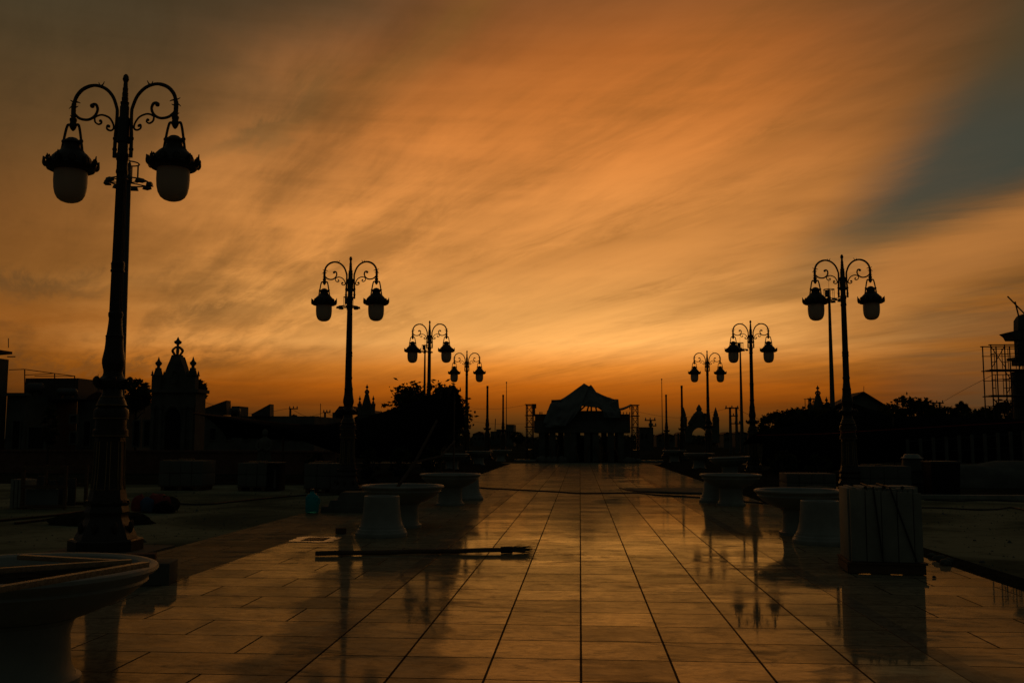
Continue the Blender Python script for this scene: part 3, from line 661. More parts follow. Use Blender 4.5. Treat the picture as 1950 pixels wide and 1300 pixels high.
for i in range(24):
    an = 2*math.pi*i/24; rr = .36/max(abs(math.cos(an)), abs(math.sin(an)))*r_.uniform(.82,1.0); rr = min(rr, .42); ring.append((c_.x+rr*math.cos(an), c_.y+rr*1.15*math.sin(an), .004))
M['cement'] = mat('wet_pale_cement', (.42,.36,.27), .22, 0, .2, 5, .6)
MB().prism(ring, (0,0,.003)).build('cement_surround', 'cement', dc)
MB().box((c_.x+.01,c_.y,.0085), (.34,.44,.004)).build('drain_pit', 'dark', dc)
gt = MB()
for i in range(8): gt.box((c_.x-.13+.04*i, c_.y, .013), (.014,.42,.006))
gt.build('grate', 'iron', dc)
c_ = G(649,1016); q = MB().box((c_.x,c_.y,.05), (.16,.09,.09), .4, bev=.008).build('brick', 'brick'); tag(q, 'single dark brick lying on the paving between the drain and the empty pedestal', 'brick')
c_ = G(594,976); wb = thing('water_bottle', (c_.x, c_.y, 0), 'large translucent blue water cooler bottle standing left of the dark plinth', 'bottle')
MB().lathe([(0,.11),(.015,.13),(.05,.134),(.10,.130),(.12,.134),(.17,.130),(.19,.134),(.30,.134),(.34,.125),(.38,.085),(.405,.045),(.44,.038)], 24, c_).build('bottle_body', 'bottle', wb)
MB().lathe([(.44,.045),(.475,.045),(.48,.04)], 16, c_).build('cap', 'lens', wb)
MB().tube([c_+Vector((.134,-.03,.30)), c_+Vector((.165,-.03,.27)), c_+Vector((.165,-.03,.2)), c_+Vector((.134,-.03,.17))], .012, 6).build('grip', 'bottle', wb)
def cable(pts, r, label, m='rubber', z=.012):
    q = MB().tube(spline([(G(*p_) if len(p_) == 2 else Vector(p_)) + Vector((0,0,z)) for p_ in pts], 8), r, 6).build('cable', m); tag(q, label, 'cable', 'cables lying on the ground'); return q
cable([(890,926),(925,930),(985,933),(1060,937),(1110,940),(1180,939),(1215,939),(1250,943),(1290,945),(1350,949),(1420,956),(1500,962)], .022, 'black cable crossing the whole promenade between the planter rows')
cable([(1180,929),(1200,934),(1240,938),(1300,940),(1360,941)], .020, 'short dark cable on the edge of the matting right of the paving centre')
cable([(-10,993),(40,988),(110,981),(165,974),(230,972)], .022, 'dark hose running left from behind the largest lamp base')
cable([(28,997),(90,990),(150,984),(215,978)], .022, 'second dark hose nearer the viewer left of the largest lamp base')
cable([(300,956),(380,961),(450,955),(520,948),(585,943),(640,942)], .018, 'black cable on the dusty ground behind the blue water bottle')
cable([(1752,967),(1800,968),(1860,971),(1900,970),(1925,967),(1960,973)], .016, 'wavy black cable on the concrete right of the strapped pallet')
cable([(1760,952),(1820,954),(1880,953),(1960,956)], .016, 'straight dark cable farther back on the concrete at right')
g = [G(1183,930), G(1350,929), G(1352,941), G(1215,936)]
r_ = random.Random(8); rows = []
for j in range(7):
    rows.append([g[0].lerp(g[1], i/12).lerp(g[3].lerp(g[2], i/12), j/6) + Vector((0,0,.012+.012*r_.random())) for i in range(13)])
tag(MB().grid(rows).build('mat', 'mat_', sharp=80, solid=.01), 'flat greenish mat spread on the paving left of the middle right planter', 'mat')
# cloth heap by the largest lamp
def lump(c, sx, sy, sz, seed, name, m, parent):
    bm = bmesh.new(); bmesh.ops.create_icosphere(bm, subdivisions=3, radius=1); r_ = random.Random(seed); off = Vector((r_.random()*9, r_.random()*9, 0))
    from mathutils import noise as mn
    for v in bm.verts:
        n_ = 1 + .30*mn.noise(v.co*1.7+off) + .12*mn.noise(v.co*4+off); v.co = Vector((v.co.x*sx*n_, v.co.y*sy*n_, max(-.35, v.co.z*n_)*sz))
    bm.verts.index_update(); mb = MB().add([Vector(c)+v.co for v in bm.verts], [tuple(v.index for v in f.verts) for f in bm.faces]); bm.free()
    return mb.build(name, m, parent, 80)
h0 = G(285,976)
hp = thing('cloth_heap', (h0.x, h0.y+.2, 0), 'heap of red and blue cloth bags on the ground right of the largest lamp', 'cloth heap')
lump((h0.x-.33,h0.y+.25,.10),.16,.16,.24,1,'red_bag','red',hp); lump((h0.x-.12,h0.y+.2,.09),.18,.16,.22,2,'blue_bag','blue',hp)
lump((h0.x+.05,h0.y+.35,.10),.30,.2,.26,3,'red_cloth','red',hp); lump((h0.x+.25,h0.y+.12,.06),.24,.14,.15,5,'dark_sack','net',hp)
lump((h0.x+.18,h0.y+.4,.1),.24,.2,.22,6,'brown_sack','soil',hp)
sd_ = G(150,990); q = lump((sd_.x+.7, sd_.y-.6, 0), .9,.5,.22, 9, 'sand_pile', 'soil', None); tag(q, 'low spill of dark sand left of the largest lamp base', 'sand pile')
r_ = random.Random(31)
for i, (px, py, s_) in enumerate(((1788,1068,.075),(1806,1071,.06),(1800,1076,.07),(1775,1060,.05),(1870,1072,.035),(1856,1030,.025),(1779,1100,.022))):
    c_ = G(px, py); q = lump((c_.x, c_.y, s_*.4), s_, s_*.8, s_*.7, 40+i, 'stone_chip', 'conc', None)
    tag(q, ['largest pale stone chip in the rubble right of the strapped pallet','round stone chip right of the largest chip in the rubble','stone chip in front of the largest chip in the rubble','stone chip at the upper end of the rubble by the pallet','lone pebble on the bare concrete at right, larger one','tiny pebble highest on the bare concrete at right','tiny pebble on the wet paving by the pallet foot'][i], 'stone', 'stone chips on the right')

# ------------------------------------------------------------------ tile pallets, crates and yard things
TP = 'tile pallets standing in the yard'
def tile_pallet(px0, px1, py_top, py_base, label, seed, rz=0.0, props=True):
    a_, b_ = G(px0, py_base), G(px1, py_base); w = (b_.x-a_.x); y = a_.y+.55; x = (a_.x+b_.x)/2; h = P((px0+px1)/2, py_top, y).z
    t = thing('tile_pallet', (x, y, 0), label, 'pallet', TP); r_ = random.Random(seed)
    for i in range(3): MB().box((x-w*.4+w*.4*i, y, .05), (.1,1.05,.1)).build('pallet_bearer', 'wood', t)
    MB().box((x,y,.112), (w,1.08,.022)).build('pallet_deck', 'wood', t)
    nx = max(3, int(w/.30)); nz = 2; hh = (h-.125)/nz
    for i in range(nx):
        for j in range(nz):
            MB().box((x-w/2+w/nx*(i+.5), y+r_.uniform(-.02,.02), .125+hh*(j+.5)), (w/nx-.012,1.02,hh-.012), 0, bev=.006).build('tile_box', 'tilebox', t)
    if props:
        for i in range(2):
            o_ = r_.uniform(-.3,.2)*w; MB().box((x+o_, y+r_.uniform(-.3,.3), h+.012+.024*i), (.55,.06,.022), r_.uniform(-.3,.5)).build('loose_lath', 'board', t)
    return t
tile_pallet(300, 387, 876, 933, 'pale tile pallet standing in front of the large mausoleum', 1)
tile_pallet(450, 508, 880, 934, 'narrow dark tile pallet with a lath on top, left of a black tool locker', 2)
tile_pallet(577, 655, 881, 938, 'tile pallet half hidden behind the lamp beside the water bottle', 3)
tile_pallet(1633, 1735, 886, 944, 'tile pallet just right of the largest right lamp, in the dark', 4)
tile_pallet(1500, 1592, 900, 946, 'low tile pallet behind the right planter bowl, sack on top', 6, props=False)
a_, b_ = G(493,934), G(532,934); y = a_.y+.3; x = (a_.x+b_.x)/2; h = P(510,881,y).z
lk = thing('tool_locker', (x,y,0), 'black tool locker with a pale lid right of the narrow tile pallet', 'locker')
MB().box((x,y,h/2-.02), ((b_.x-a_.x),.6,h-.04), bev=.01).build('locker_body', 'dark', lk); MB().box((x,y,h-.0), ((b_.x-a_.x)+.04,.64,.04), bev=.008).build('lid', 'sheet', lk)
MB().box((x+.17,y-.306,h*.45), (.07,.012,h*.7)).build('side_panel', 'sheet', lk)
# small grave monument behind that pallet
y = 31.5; c_ = P(503,880,y); mz = .0
mo = thing('grave_statue', (c_.x, y, 0), 'small dark draped statue on a block standing behind the narrow tile pallet', 'statue')
MB().box((c_.x,y,.30), (.62,.5,.60), 0, .92, .02).build('base', 'conc', mo)
st = MB().lathe([(.60,.25),(.72,.27),(.95,.23),(1.15,.19),(1.30,.20),(1.42,.215),(1.50,.17),(1.545,.075),(1.60,.07)], 14, (c_.x,y,0))
for v in st.v: v.y = y+(v.y-y)*.7
for s_ in (1,-1): st.tube([(c_.x+s_*.18,y-.02,1.45),(c_.x+s_*.25,y-.06,1.22),(c_.x+s_*.13,y-.17,1.12),(c_.x+s_*.02,y-.2,1.2)], [.065,.058,.05,.035], 8)
st.ball((c_.x+.01,y-.02,1.70), .098, 12, (1,1.05,1.25)); st.build('figure', 'conc', mo, 60)
MB().tube([(c_.x-.16,y-.05,1.30),(c_.x,y-.19,1.02),(c_.x+.08,y-.2,.70)], [.03,.035,.04], 6).build('drapery', 'conc', mo)

# open crate and slab stack at far left
a_, b_ = G(36,969), G(127,969); y = a_.y+.5; x = (a_.x+b_.x)/2; w = b_.x-a_.x; h = P(80,886,y).z
cr = thing('timber_crate', (x,y,0), 'open timber crate frame with loose panels inside, at the left edge', 'crate')
for sx in (-1,1):
    for sy in (-1,1): MB().box((x+sx*(w/2-.03), y+sy*.44, h/2), (.06,.06,h)).build('post', 'wood', cr)
for z in (.06, h*.52, h-.04):
    for sy in (-1,1): MB().box((x, y+sy*.475, z), (w,.02,.07)).build('rail', 'wood', cr)
for i, (dx_, hh) in enumerate(((-.30,.72),(-.08,.62),(.10,.7),(.28,.66))):
    MB().box((x+dx_, y-.05+.08*i, .03+hh*h/2), (.16,.05,hh*h), .05*i).build('loose_panel', 'sheet', cr)
MB().box((x-.05, y-.40, .03+h*.22), (w*.7,.03,h*.42)).build('sheet_panel', 'tarp', cr)
a_ = G(28,968); y = a_.y+.35; h = P(28,911,y).z
sl = thing('slab_stack', (a_.x,y,0), 'upright stack of pale slabs leaning at the left edge beside the open crate', 'slab stack')
for i in range(4): MB().box((a_.x-.13+.085*i, y, h/2), (.07,.55,h-.012*i), .02*i, bev=.006).build('slab', 'stone', sl)
# water barrel with upturned basin
c_ = G(1740,941); y = c_.y+.4; x = P(1738,900,y).x; h = P(1738,872,y).z
wbz = thing('water_barrel', (x,y,0), 'tall barrel with a pale basin upturned on it, right of the strapped pallet', 'barrel')
MB().lathe([(0,.25),(.03,.27),(h*.3,.29),(h*.32,.30),(h*.34,.29),(h*.65,.29),(h*.67,.30),(h*.69,.29),(h-.03,.27),(h-.005,.25)], 24, (x,y,0)).build('barrel_body', 'sheet', wbz)
MB().lathe([(h-.004,.31),(h+.01,.31),(h+.03,.24),(h+.10,.20),(h+.115,.17)], 24, (x-.01,y,0)).build('basin', 'white', wbz)
# dark bin block
a_, b_ = G(1778,945), G(1828,945); y = a_.y+.4; x = (a_.x+b_.x)/2; h = P(1800,876,y).z
bn = thing('site_bin', (x,y,0), 'dark site bin with a lid between the barrel and the pale concrete at right', 'bin')
MB().box((x,y,h*.46), (b_.x-a_.x,.7,h*.92), 0, 1.08, .015).build('bin_body', 'dark', bn); MB().box((x,y,h*.95), ((b_.x-a_.x)*1.14,.8,h*.06), bev=.012).build('lid', 'sheet', bn)
sk_ = P(1567,927,23.6); q = lump((sk_.x, 23.6+.5, P(1567,936,24).z), .42,.28,.14, 12, 'cement_sack', 'mat_', None); tag(q, 'pale greenish sack lying on the low pallet behind the right planter bowl', 'sack')
# rubble heap at far right
q = lump((P(1905,880,33).x, 33.5, 0), 2.6,1.1,.75, 17, 'rubble_heap', 'conc', None); tag(q, 'grey heap of building rubble at the right edge behind the concrete', 'rubble heap')
r_ = random.Random(12)
gv = MB()
for i in range(2600):
    side_ = r_.random() < .5
    x = r_.uniform(-16,-5.7) if side_ else r_.uniform(4.9,13); y = r_.uniform(9,27); sz = r_.uniform(.006,.022)*(1 if r_.random() < .96 else 2.2)
    a_ = r_.uniform(0,6.28); pts = [(x+sz*math.cos(a_+2.1*j_), y+sz*math.sin(a_+2.1*j_), -.012) for j_ in range(3)]; gv.add(pts+[(x, y, -.012+sz)], [(0,1,3),(1,2,3),(2,0,3)])
struct(gv.build('gravel', 'conc', sharp=10), 'stuff')
# pale kerb stretch at right and along the pavilion
MB_ = MB().box((P(1900,945,26).x+.6, 26, .05), (7.0,.35,.10)); tag(MB_.build('kerb', 'stone'), 'pale low kerb crossing behind the concrete at the right edge', 'kerb')

# ------------------------------------------------------------------ shade nets
from mathutils import noise as mnoise
def lerp_poly(pts, t_):
    """point at parameter t on polyline given as (px,py)"""
    n = len(pts)-1; x = min(t_*n, n-1e-6); i = int(x); f = x-i
    return (pts[i][0]+(pts[i+1][0]-pts[i][0])*f, pts[i][1]+(pts[i+1][1]-pts[i][1])*f)
def net(name, top, bottom, y0, y1, label, depth, props, nx=44, ny=14, seed=0):
    t0 = P(*top[len(top)//2], y0)
    t = thing(name, (t0.x, y0, 0), label, 'shade net'); rows = []
    for j in range(ny+1):
        row = []
        for i in range(nx+1):
            u = i/nx; a_ = lerp_poly(top, u); b_ = lerp_poly(bottom, u); y = y0+(y1-y0)*u
            A, B = P(*a_, y), P(*b_, y-.5)
            q = A.lerp(B, j/ny); bulge = math.sin(math.pi*j/ny)
            q.y -= .35*bulge; fold = .14*mnoise.noise(Vector((u*14, j*.12, seed)))+.07*mnoise.noise(Vector((u*40, j*.25, seed+3)))
            q.y += fold*(.3+bulge); row.append(q)
        rows.append(row)
    MB().grid(rows).build('front_sheet', 'net', t, 80, solid=.012)
    rows = []
    for j in range(9):
        row = []
        for i in range(nx+1):
            u = i/nx; a_ = lerp_poly(top, u); y = y0+(y1-y0)*u; A = P(*a_, y)
            q = A + Vector((0, depth*j/8, -(A.z-.9)*(.12*j/8+.45*(j/8)**2))) + Vector((0,0,.05*mnoise.noise(Vector((u*12, j*.5, seed+9))) if j else 0)); row.append(q)
        rows.append(row)
    MB().grid(rows).build('roof_sheet', 'net', t, 80, solid=.012)
    for px, py, y in props:
        A = P(px, py, y); MB().tube([(A.x, y, 0), A + Vector((0,0,-.02))], .035, 6).build('support_post', 'wood', t)
    return t
net('shade_net', [(372,786),(415,790),(455,794),(500,801),(545,806),(585,808),(625,807),(662,803),(700,793),(740,781),(785,766),(825,750),(850,738),(865,732)],
    [(374,789),(415,797),(455,806),(500,817),(545,830),(585,842),(625,856),(662,868),(700,874),(740,876),(785,878),(820,876),(846,850),(868,738)],
    35.0, 31.0, 'black shade net sagging on the left of the promenade, pointed peak near the bushy tree', 3.2,
    [(865,734,31.0),(650,806,33.0),(540,806,33.9),(760,774,32.0),(840,745,31.2)], seed=1)
net('shade_net', [(1448,822),(1480,814),(1515,808),(1550,796),(1580,781),(1604,771),(1625,768),(1650,776),(1690,790),(1740,792),(1790,793),(1840,795),(1900,797),(1960,798),(2010,800)],
    [(1450,884),(1480,892),(1515,897),(1550,898),(1580,897),(1604,893),(1625,889),(1650,884),(1690,880),(1740,880),(1790,879),(1840,881),(1900,880),(1960,882),(2010,880)],
    36.0, 40.0, 'long black shade net on the right of the promenade, peaked behind the largest right lamp', 4.0,
    [(1604,773,37.0),(1500,812,36.4),(1700,792,38.0),(1840,797,39.2),(1940,799,39.8)], seed=5)
FG = thing('post_fence', (P(1830,860,35.2).x, 35.2, 0), 'row of thin pale concrete posts with wires in front of the right shade net', 'fence')
xs = []
for i in range(10):
    px = 1728+24.5*i; A = P(px, 836-1.8*i, 35.2); xs.append(A); MB().box((A.x, 35.2, A.z/2), (.09,.09,A.z)).build('post', 'conc', FG)
for f_ in (.35,.7,.95): MB().tube([(xs[0].x,35.15,xs[0].z*f_),(xs[-1].x,35.15,xs[-1].z*f_)], .006, 4).build('wire', 'galv', FG)
q = MB().tube(spline([P(1440,828,26), P(1560,826,24), P(1640,821,22), P(1760,814,20.5), P(1860,808,19.5), P(1960,803,18.6)], 6), .008, 5).build('cord', 'redrope'); tag(q, 'thin red cord strung across the dark right side in front of the net', 'cord')

# ------------------------------------------------------------------ trees
def crown(c, rx, ry, rz_, n, leaf, seed, flat_=.0, clumps=40):
    r_ = random.Random(seed); mb = MB(); cs = []
    for i in range(clumps):
        while True:
            v = Vector((r_.uniform(-1,1), r_.uniform(-1,1), r_.uniform(-1,1)))
            if .2 < v.length < 1: break
        v = v.normalized()*(v.length**.45); cs.append((Vector((v.x*rx, v.y*ry, v.z*rz_)), r_.uniform(.16,.34)*min(rx,rz_)))
    for i in range(clumps//2):      # outlying sprigs
        a_ = r_.uniform(0, 6.283); h_ = r_.uniform(-.35, 1); v = Vector((math.cos(a_)*math.sqrt(1-h_*h_), math.sin(a_)*math.sqrt(1-h_*h_), h_))*r_.uniform(1.0, 1.17)
        cs.append((Vector((v.x*rx, v.y*ry, v.z*rz_)), .09*min(rx, rz_)))
    for i in range(n):
        cc, cr_ = cs[r_.randrange(clumps) if r_.random() < .84 else r_.randrange(len(cs))]
        q = Vector(c) + cc + Vector((r_.gauss(0,1), r_.gauss(0,1), r_.gauss(0,.8)))*cr_*.55
        a = Vector((r_.gauss(0,1), r_.gauss(0,1), r_.gauss(0,.7))).normalized(); b_ = a.orthogonal().normalized(); b_.rotate(Matrix.Rotation(r_.uniform(0,6.28), 3, a)) if False else None
        w = a.cross(b_).normalized(); ll = leaf*r_.uniform(.6,1.4)
        mb.add([q-a*ll, q+w*ll*.42, q+a*ll, q-w*ll*.42], [(0,1,2,3)])
    return mb
TG = 'trees behind the yard'
def tree(px, py_top, py_mid, Y, half_px, label, seed, n=2600, leaf=.13, m='leaf', name='broadleaf_tree', trunk=True, clumps=44):
    top = P(px, py_top, Y); mid_ = P(px, py_mid, Y); rx = half_px/F_PX*Y; rz_ = max(.5, top.z-mid_.z)
    t = thing(name, (top.x, Y, 0), label, 'tree', TG); r_ = random.Random(seed)
    crown(mid_, rx*.88, rx*.8, rz_*.9, int(n*1.35), leaf*.8, seed, clumps=clumps).build('crown', m, t, 180)
    tk = MB().tube([(top.x, Y, 0), (top.x+.06*rx, Y, mid_.z*.35), (top.x-.03*rx, Y, mid_.z*.75), (top.x, Y, mid_.z+rz_*.3)], [.07*rx+.03,.055*rx+.03,.045*rx+.02,.02*rx], 8)
    for i in range(7):
        a = i*2.4; z0 = mid_.z*(.5+.05*i); tk.tube([(top.x, Y, z0), (top.x+math.cos(a)*rx*.35, Y+math.sin(a)*rx*.35, z0+rz_*.35), (top.x+math.cos(a)*rx*.75, Y+math.sin(a)*rx*.7, z0+rz_*(.5+.4*r_.random()))], [.03*rx+.01,.02*rx+.01,.008*rx], 6)
    tk.build('trunk', 'bark', t)
    return t
tree(813, 726, 795, 50, 84, 'round bushy tree behind the black net peak on the left', 1, 5200, .17, clumps=70)
tree(262, 722, 752, 52, 26, 'tree crown showing left of the large mausoleum', 2, 1500, .17)
tree(378, 722, 748, 52, 15, 'small tree crown showing at the right shoulder of the large mausoleum', 3, 900, .15)
tree(1478, 786, 815, 44, 34, 'leafy shrub-like tree at the left end of the right dark hedge', 4, 2400, .12)
tree(1508, 782, 812, 43, 34, 'low dark bush between the leafy shrub and the broad dark tree at right', 15, 2600, .12)
tree(1580, 768, 806, 46, 36, 'dark tree crown behind the largest right lamp, under the gabled house', 16, 2600, .13)
tree(1538, 774, 805, 44, 40, 'broad dark tree between the hedge end and the domed tomb at right', 5, 2400, .12)
tree(1735, 754, 790, 80, 48, 'large rounded tree right of the gabled house', 6, 3000, .22)
tree(1690, 772, 795, 84, 22, 'small tree at the right eave of the gabled house', 7, 1200, .2)
tree(1800, 774, 798, 80, 30, 'low tree right of the large rounded tree', 8, 1500, .2)
tree(1832, 766, 792, 84, 18, 'small palm-like crown tree in the right tree line', 9, 1000, .24)
tree(1870, 775, 800, 76, 34, 'bushy tree left of the scaffold foot', 10, 1700, .2)
tree(1925, 764, 795, 76, 36, 'bushy tree growing under the scaffold at the right edge', 11, 1900, .2)
tree(95, 772, 812, 38, 17, 'small forked tree standing in front of the left house wall', 12, 900, .11)
tree(562, 790, 803, 85, 16, 'low bush crown by the left power pole', 13, 700, .2)
tree(985, 822, 833, 150, 14, 'small round tree left of the pavilion scaffold', 14, 600, .3)
for i_, (px, py, Y_, hw, lab) in enumerate(((705,868,29,20,'dark potted shrub under the left net, nearest the lamp beside the water bottle'),(762,862,29.5,22,'middle dark potted shrub under the left net'),(822,858,30,20,'dark potted shrub under the peak of the left net'),(600,872,33,22,'low dark shrub under the sagging middle of the left net'),
        (1490,868,33,26,'dark shrub under the left end of the right net'),(1560,872,34,26,'dark shrub under the right net behind the low pallet'))):
    t_ = tree(px, py, py+18, Y_, hw, lab, 80+i_, 700, .08, name='shrub', clumps=24); t_['category'] = 'shrub'; t_['group'] = 'shrubs under the shade nets'
def palm(px, py, Y, label):
    A = P(px, py, Y); t = thing('palm_tree', (A.x, Y, 0), label, 'tree'); MB().tube([(A.x,Y,0),(A.x+.1,Y,A.z*.6),A], [.16,.12,.10], 8).build('trunk', 'bark', t)
    r_ = random.Random(px); fr = MB()
    for i in range(16):
        a = i*2.399; tilt = r_.uniform(-.2,.9); L_ = r_.uniform(.75,1.0)
        pts = [A + Vector((math.cos(a)*L_*s_, math.sin(a)*L_*s_*.9, L_*(s_*tilt - .95*s_*s_))) for s_ in (0,.25,.5,.75,1)]
        for s0 in range(4):
            for kx in range(5):
                q = pts[s0].lerp(pts[s0+1], kx/5); tdir = (pts[s0+1]-pts[s0]).normalized(); sd = tdir.cross(Vector((0,0,1))).normalized()
                for sg in (1,-1):
                    e = q + sd*sg*.26 + tdir*.16 + Vector((0,0,-.10)); fr.add([q, q+tdir*.05, e], [(0,1,2)])
        fr.tube(pts, [.02,.018,.014,.01,.005], 4)
    fr.build('fronds', 'leaf', t, 180); return t
palm(598, 795, 95, 'small palm standing between two power poles on the left skyline')
# far tree line all round the horizon
r_ = random.Random(77); tl = MB()
def belt(y, x0, x1, hmin, hmax, n, leaf):
    for i in range(n):
        x = r_.uniform(x0, x1); hh = hmin+(hmax-hmin)*(.5+.5*mnoise.noise(Vector((x*.035, y*.01, 0)))) * (.75+.4*mnoise.noise(Vector((x*.21, 3.0, 0))))
        z = hh*r_.random()**.55; q = Vector((x, y+r_.uniform(-4,4), z)); a = Vector((r_.gauss(0,1), r_.gauss(0,1), r_.gauss(0,.8))).normalized(); w = a.orthogonal().normalized(); L_ = leaf*r_.uniform(.6,1.4)
        tl.add([q-a*L_, q+w*L_*.6, q+a*L_, q-w*L_*.6], [(0,1,2,3)])
belt(260, -150, 140, 1.2, 4.0, 9000, .55)
belt(120, 28, 75, 1.5, 4.6, 3500, .35)
struct(tl.build('treeline', 'leaf2', sharp=180), 'stuff')

# ------------------------------------------------------------------ mausoleums
MG = 'domed tomb chapels'
def finial(mb, c, s):
    mb.lathe([(0,.5*s),(.15*s,.5*s),(.25*s,.3*s),(.6*s,.26*s),(.8*s,.45*s),(1.1*s,.5*s),(1.35*s,.3*s),(1.5*s,.16*s),(1.8*s,.24*s),(2.0*s,.14*s),(2.5*s,.02*s)], 10, c)
def tomb(x, y, w, H, label, rot=0.0):
    t = thing('tomb_chapel', (x, y, 0), label, 'mausoleum', MG); sx = w/2.5; k_ = H/6.4
    V = lambda px, py, pz: (x+px*sx, y+py*sx, pz*k_)
    MB().box(V(0,.6,.2), (3.0*sx,2.0*sx,.4*k_)).build('platform', 'aged', t)
    w_ = MB()      # front wall with an arched opening, made as one outline
    op = [(.42*math.cos(a), 2.35+.62*math.sin(a)) for a in [math.pi*i/12 for i in range(13)]]
    out = [(-1.15,.4),(-.42,.4)] + [(q[0],q[1]) for q in reversed(op)] + [(.42,.4),(1.15,.4),(1.15,3.7),(-1.15,3.7)]
    w_.prism([V(a_,0,b_) for a_,b_ in out], (0,.25*sx,0)); w_.box(V(0,.80,2.05), (2.28*sx,1.05*sx,3.3*k_))
    w_.build('wall', 'aged', t)
    d = MB().prism([V(a_,.10,b_) for a_,b_ in [(-.40,.4)]+[(q[0]*.95,q[1]-.02) for q in reversed(op)]+[(.40,.4)]], (0,.05*sx,0)).build('door', 'dark', t)
    gr_ = MB()
    for i in range(5): gr_.tube([V(-.3+.15*i,.07,.42), V(-.3+.15*i,.07,2.5)], .012*sx, 4)
    gr_.build('door_bars', 'rust', d)
    MB().tube([V(.50*math.cos(math.pi*i/14), -.03, 2.35+.72*math.sin(math.pi*i/14)) for i in range(15)], .06*sx, 6).build('arch_moulding', 'aged', t)
    for px in (-1.0,-.62,.62,1.0):
        MB().lathe([(.4*k_,.13*sx),(.5*k_,.13*sx),(.52*k_,.09*sx),(2.9*k_,.08*sx),(2.95*k_,.12*sx),(3.1*k_,.12*sx)], 10, (x+px*sx, y-.09*sx, 0)).build('column', 'aged', t)
    MB().box(V(0,.66,3.78), (2.56*sx,1.6*sx,.16*k_)).build('cornice', 'aged', t)
    # curved gable rising to a point
    h_ = [(.88,3.86),(.86,4.1),(.74,4.25),(.60,4.45),(.52,4.7),(.43,4.95),(.32,5.2),(.25,5.38),(.21,5.50)]; g_ = [(-a_,b_) for a_,b_ in h_] + list(reversed(h_))
    MB().prism([V(a_,.05,b_) for a_,b_ in g_], (0,.45*sx,0)).build('gable', 'aged', t)
    MB().lathe([(3.86*k_,.60*sx),(4.3*k_,.56*sx),(4.65*k_,.46*sx),(4.95*k_,.37*sx),(5.25*k_,.26*sx),(5.45*k_,.19*sx)], 16, (x, y+.75*sx, 0)).build('dome', 'aged', t)
    MB().tube([V(.17*math.cos(2*math.pi*i/20), .02, 4.45+.30*math.sin(2*math.pi*i/20)) for i in range(21)], .035*sx, 6).build('oval_frame', 'aged', t)
    ln = MB().lathe([(5.45*k_,.25*sx),(5.51*k_,.27*sx),(5.54*k_,.16*sx)], 12, (x,y+.28*sx,0))
    for i in range(6):
        a = math.pi/3*i; ln.tube(spline([(x+.14*sx*math.cos(a), y+.28*sx+.14*sx*math.sin(a), 5.52*k_), (x+.28*sx*math.cos(a), y+.28*sx+.28*sx*math.sin(a), 5.73*k_), (x+.10*sx*math.cos(a), y+.28*sx+.10*sx*math.sin(a), 5.90*k_)], 4), .055*sx, 5)
    ln.lathe([(5.5*k_,.07*sx),(5.9*k_,.07*sx)], 8, (x,y+.28*sx,0)); ln.lathe([(5.88*k_,.14*sx),(5.93*k_,.14*sx),(5.96*k_,.06*sx),(6.03*k_,.07*sx),(6.08*k_,.17*sx),(6.17*k_,.20*sx),(6.24*k_,.09*sx),(6.4*k_,.015*sx)], 10, (x,y+.28*sx,0))
    ln.build('lantern_crown', 'aged', t)
    for px, py in ((-.90,.12),(.90,.12)):
        pn = MB(); c_ = V(px,py,0)
        pn.box((c_[0],c_[1],4.18*k_), (.46*sx,.46*sx,.66*k_)); pn.box((c_[0],c_[1],4.53*k_), (.54*sx,.54*sx,.06*k_)); pn.box((c_[0],c_[1],4.68*k_), (.34*sx,.34*sx,.24*k_), 0, .7)
        pn.lathe([(4.80*k_,.15*sx),(4.86*k_,.17*sx),(4.90*k_,.08*sx),(4.98*k_,.08*sx),(5.06*k_,.16*sx),(5.14*k_,.17*sx),(5.22*k_,.08*sx),(5.42*k_,.012*sx)], 10, (c_[0],c_[1],0))
        for ax, ay in ((-1,-1),(1,-1),(1,1),(-1,1)): pn.lathe([(4.56*k_,.05*sx),(4.64*k_,.05*sx),(4.76*k_,.008*sx)], 6, (c_[0]+ax*.21*sx, c_[1]+ay*.21*sx, 0))
        pn.build('pinnacle', 'aged', t)
    return t
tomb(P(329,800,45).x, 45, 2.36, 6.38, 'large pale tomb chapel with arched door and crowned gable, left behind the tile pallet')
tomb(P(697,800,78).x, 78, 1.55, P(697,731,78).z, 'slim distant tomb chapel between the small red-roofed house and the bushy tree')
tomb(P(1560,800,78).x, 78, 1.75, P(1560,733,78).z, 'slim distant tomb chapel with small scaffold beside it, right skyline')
# gateway with round arch
y = 150; gx = P(1333,800,y).x; gt_ = thing('arched_gateway', (gx,y,0), 'distant round-arched gateway with crowned gable and two turrets at right', 'gateway')
u_ = y/F_PX
V = lambda px, py: Vector((gx+(px-1333)*u_, y, P(1333,py,y).z))
op = [(1333+15*math.cos(math.pi*i/14), 829-15*math.sin(math.pi*i/14)) for i in range(15)]
o_ = [(1302,842),(1318,842)] + [(q[0],q[1]) for q in reversed(op)] + [(1348,842),(1368,842),(1368,815),(1356,812),(1351,808),(1349,800),(1346,793),(1340,787),(1326,787),(1320,793),(1317,800),(1315,808),(1310,812),(1302,815)]
MB().prism([V(*q) for q in o_], (0,2.2,0)).build('arch_wall', 'aged', gt_)
MB().lathe([(0,.75),(.3,.6),(.5,.35),(.8,.45),(1.1,.3),(1.5,.05)], 10, V(1333,788)+Vector((0,1,0))).build('crown', 'aged', gt_)
for px in (1304,1364):
    tb = MB().box(V(px,818)+Vector((0,1,0)), (.9,.9,4.0)); tb.lathe([(0,.55),(.2,.55),(.5,.3),(.9,.4),(1.4,.25),(2.1,.03)], 10, V(px,801)+Vector((0,1,0))); tb.build('turret', 'aged', gt_)
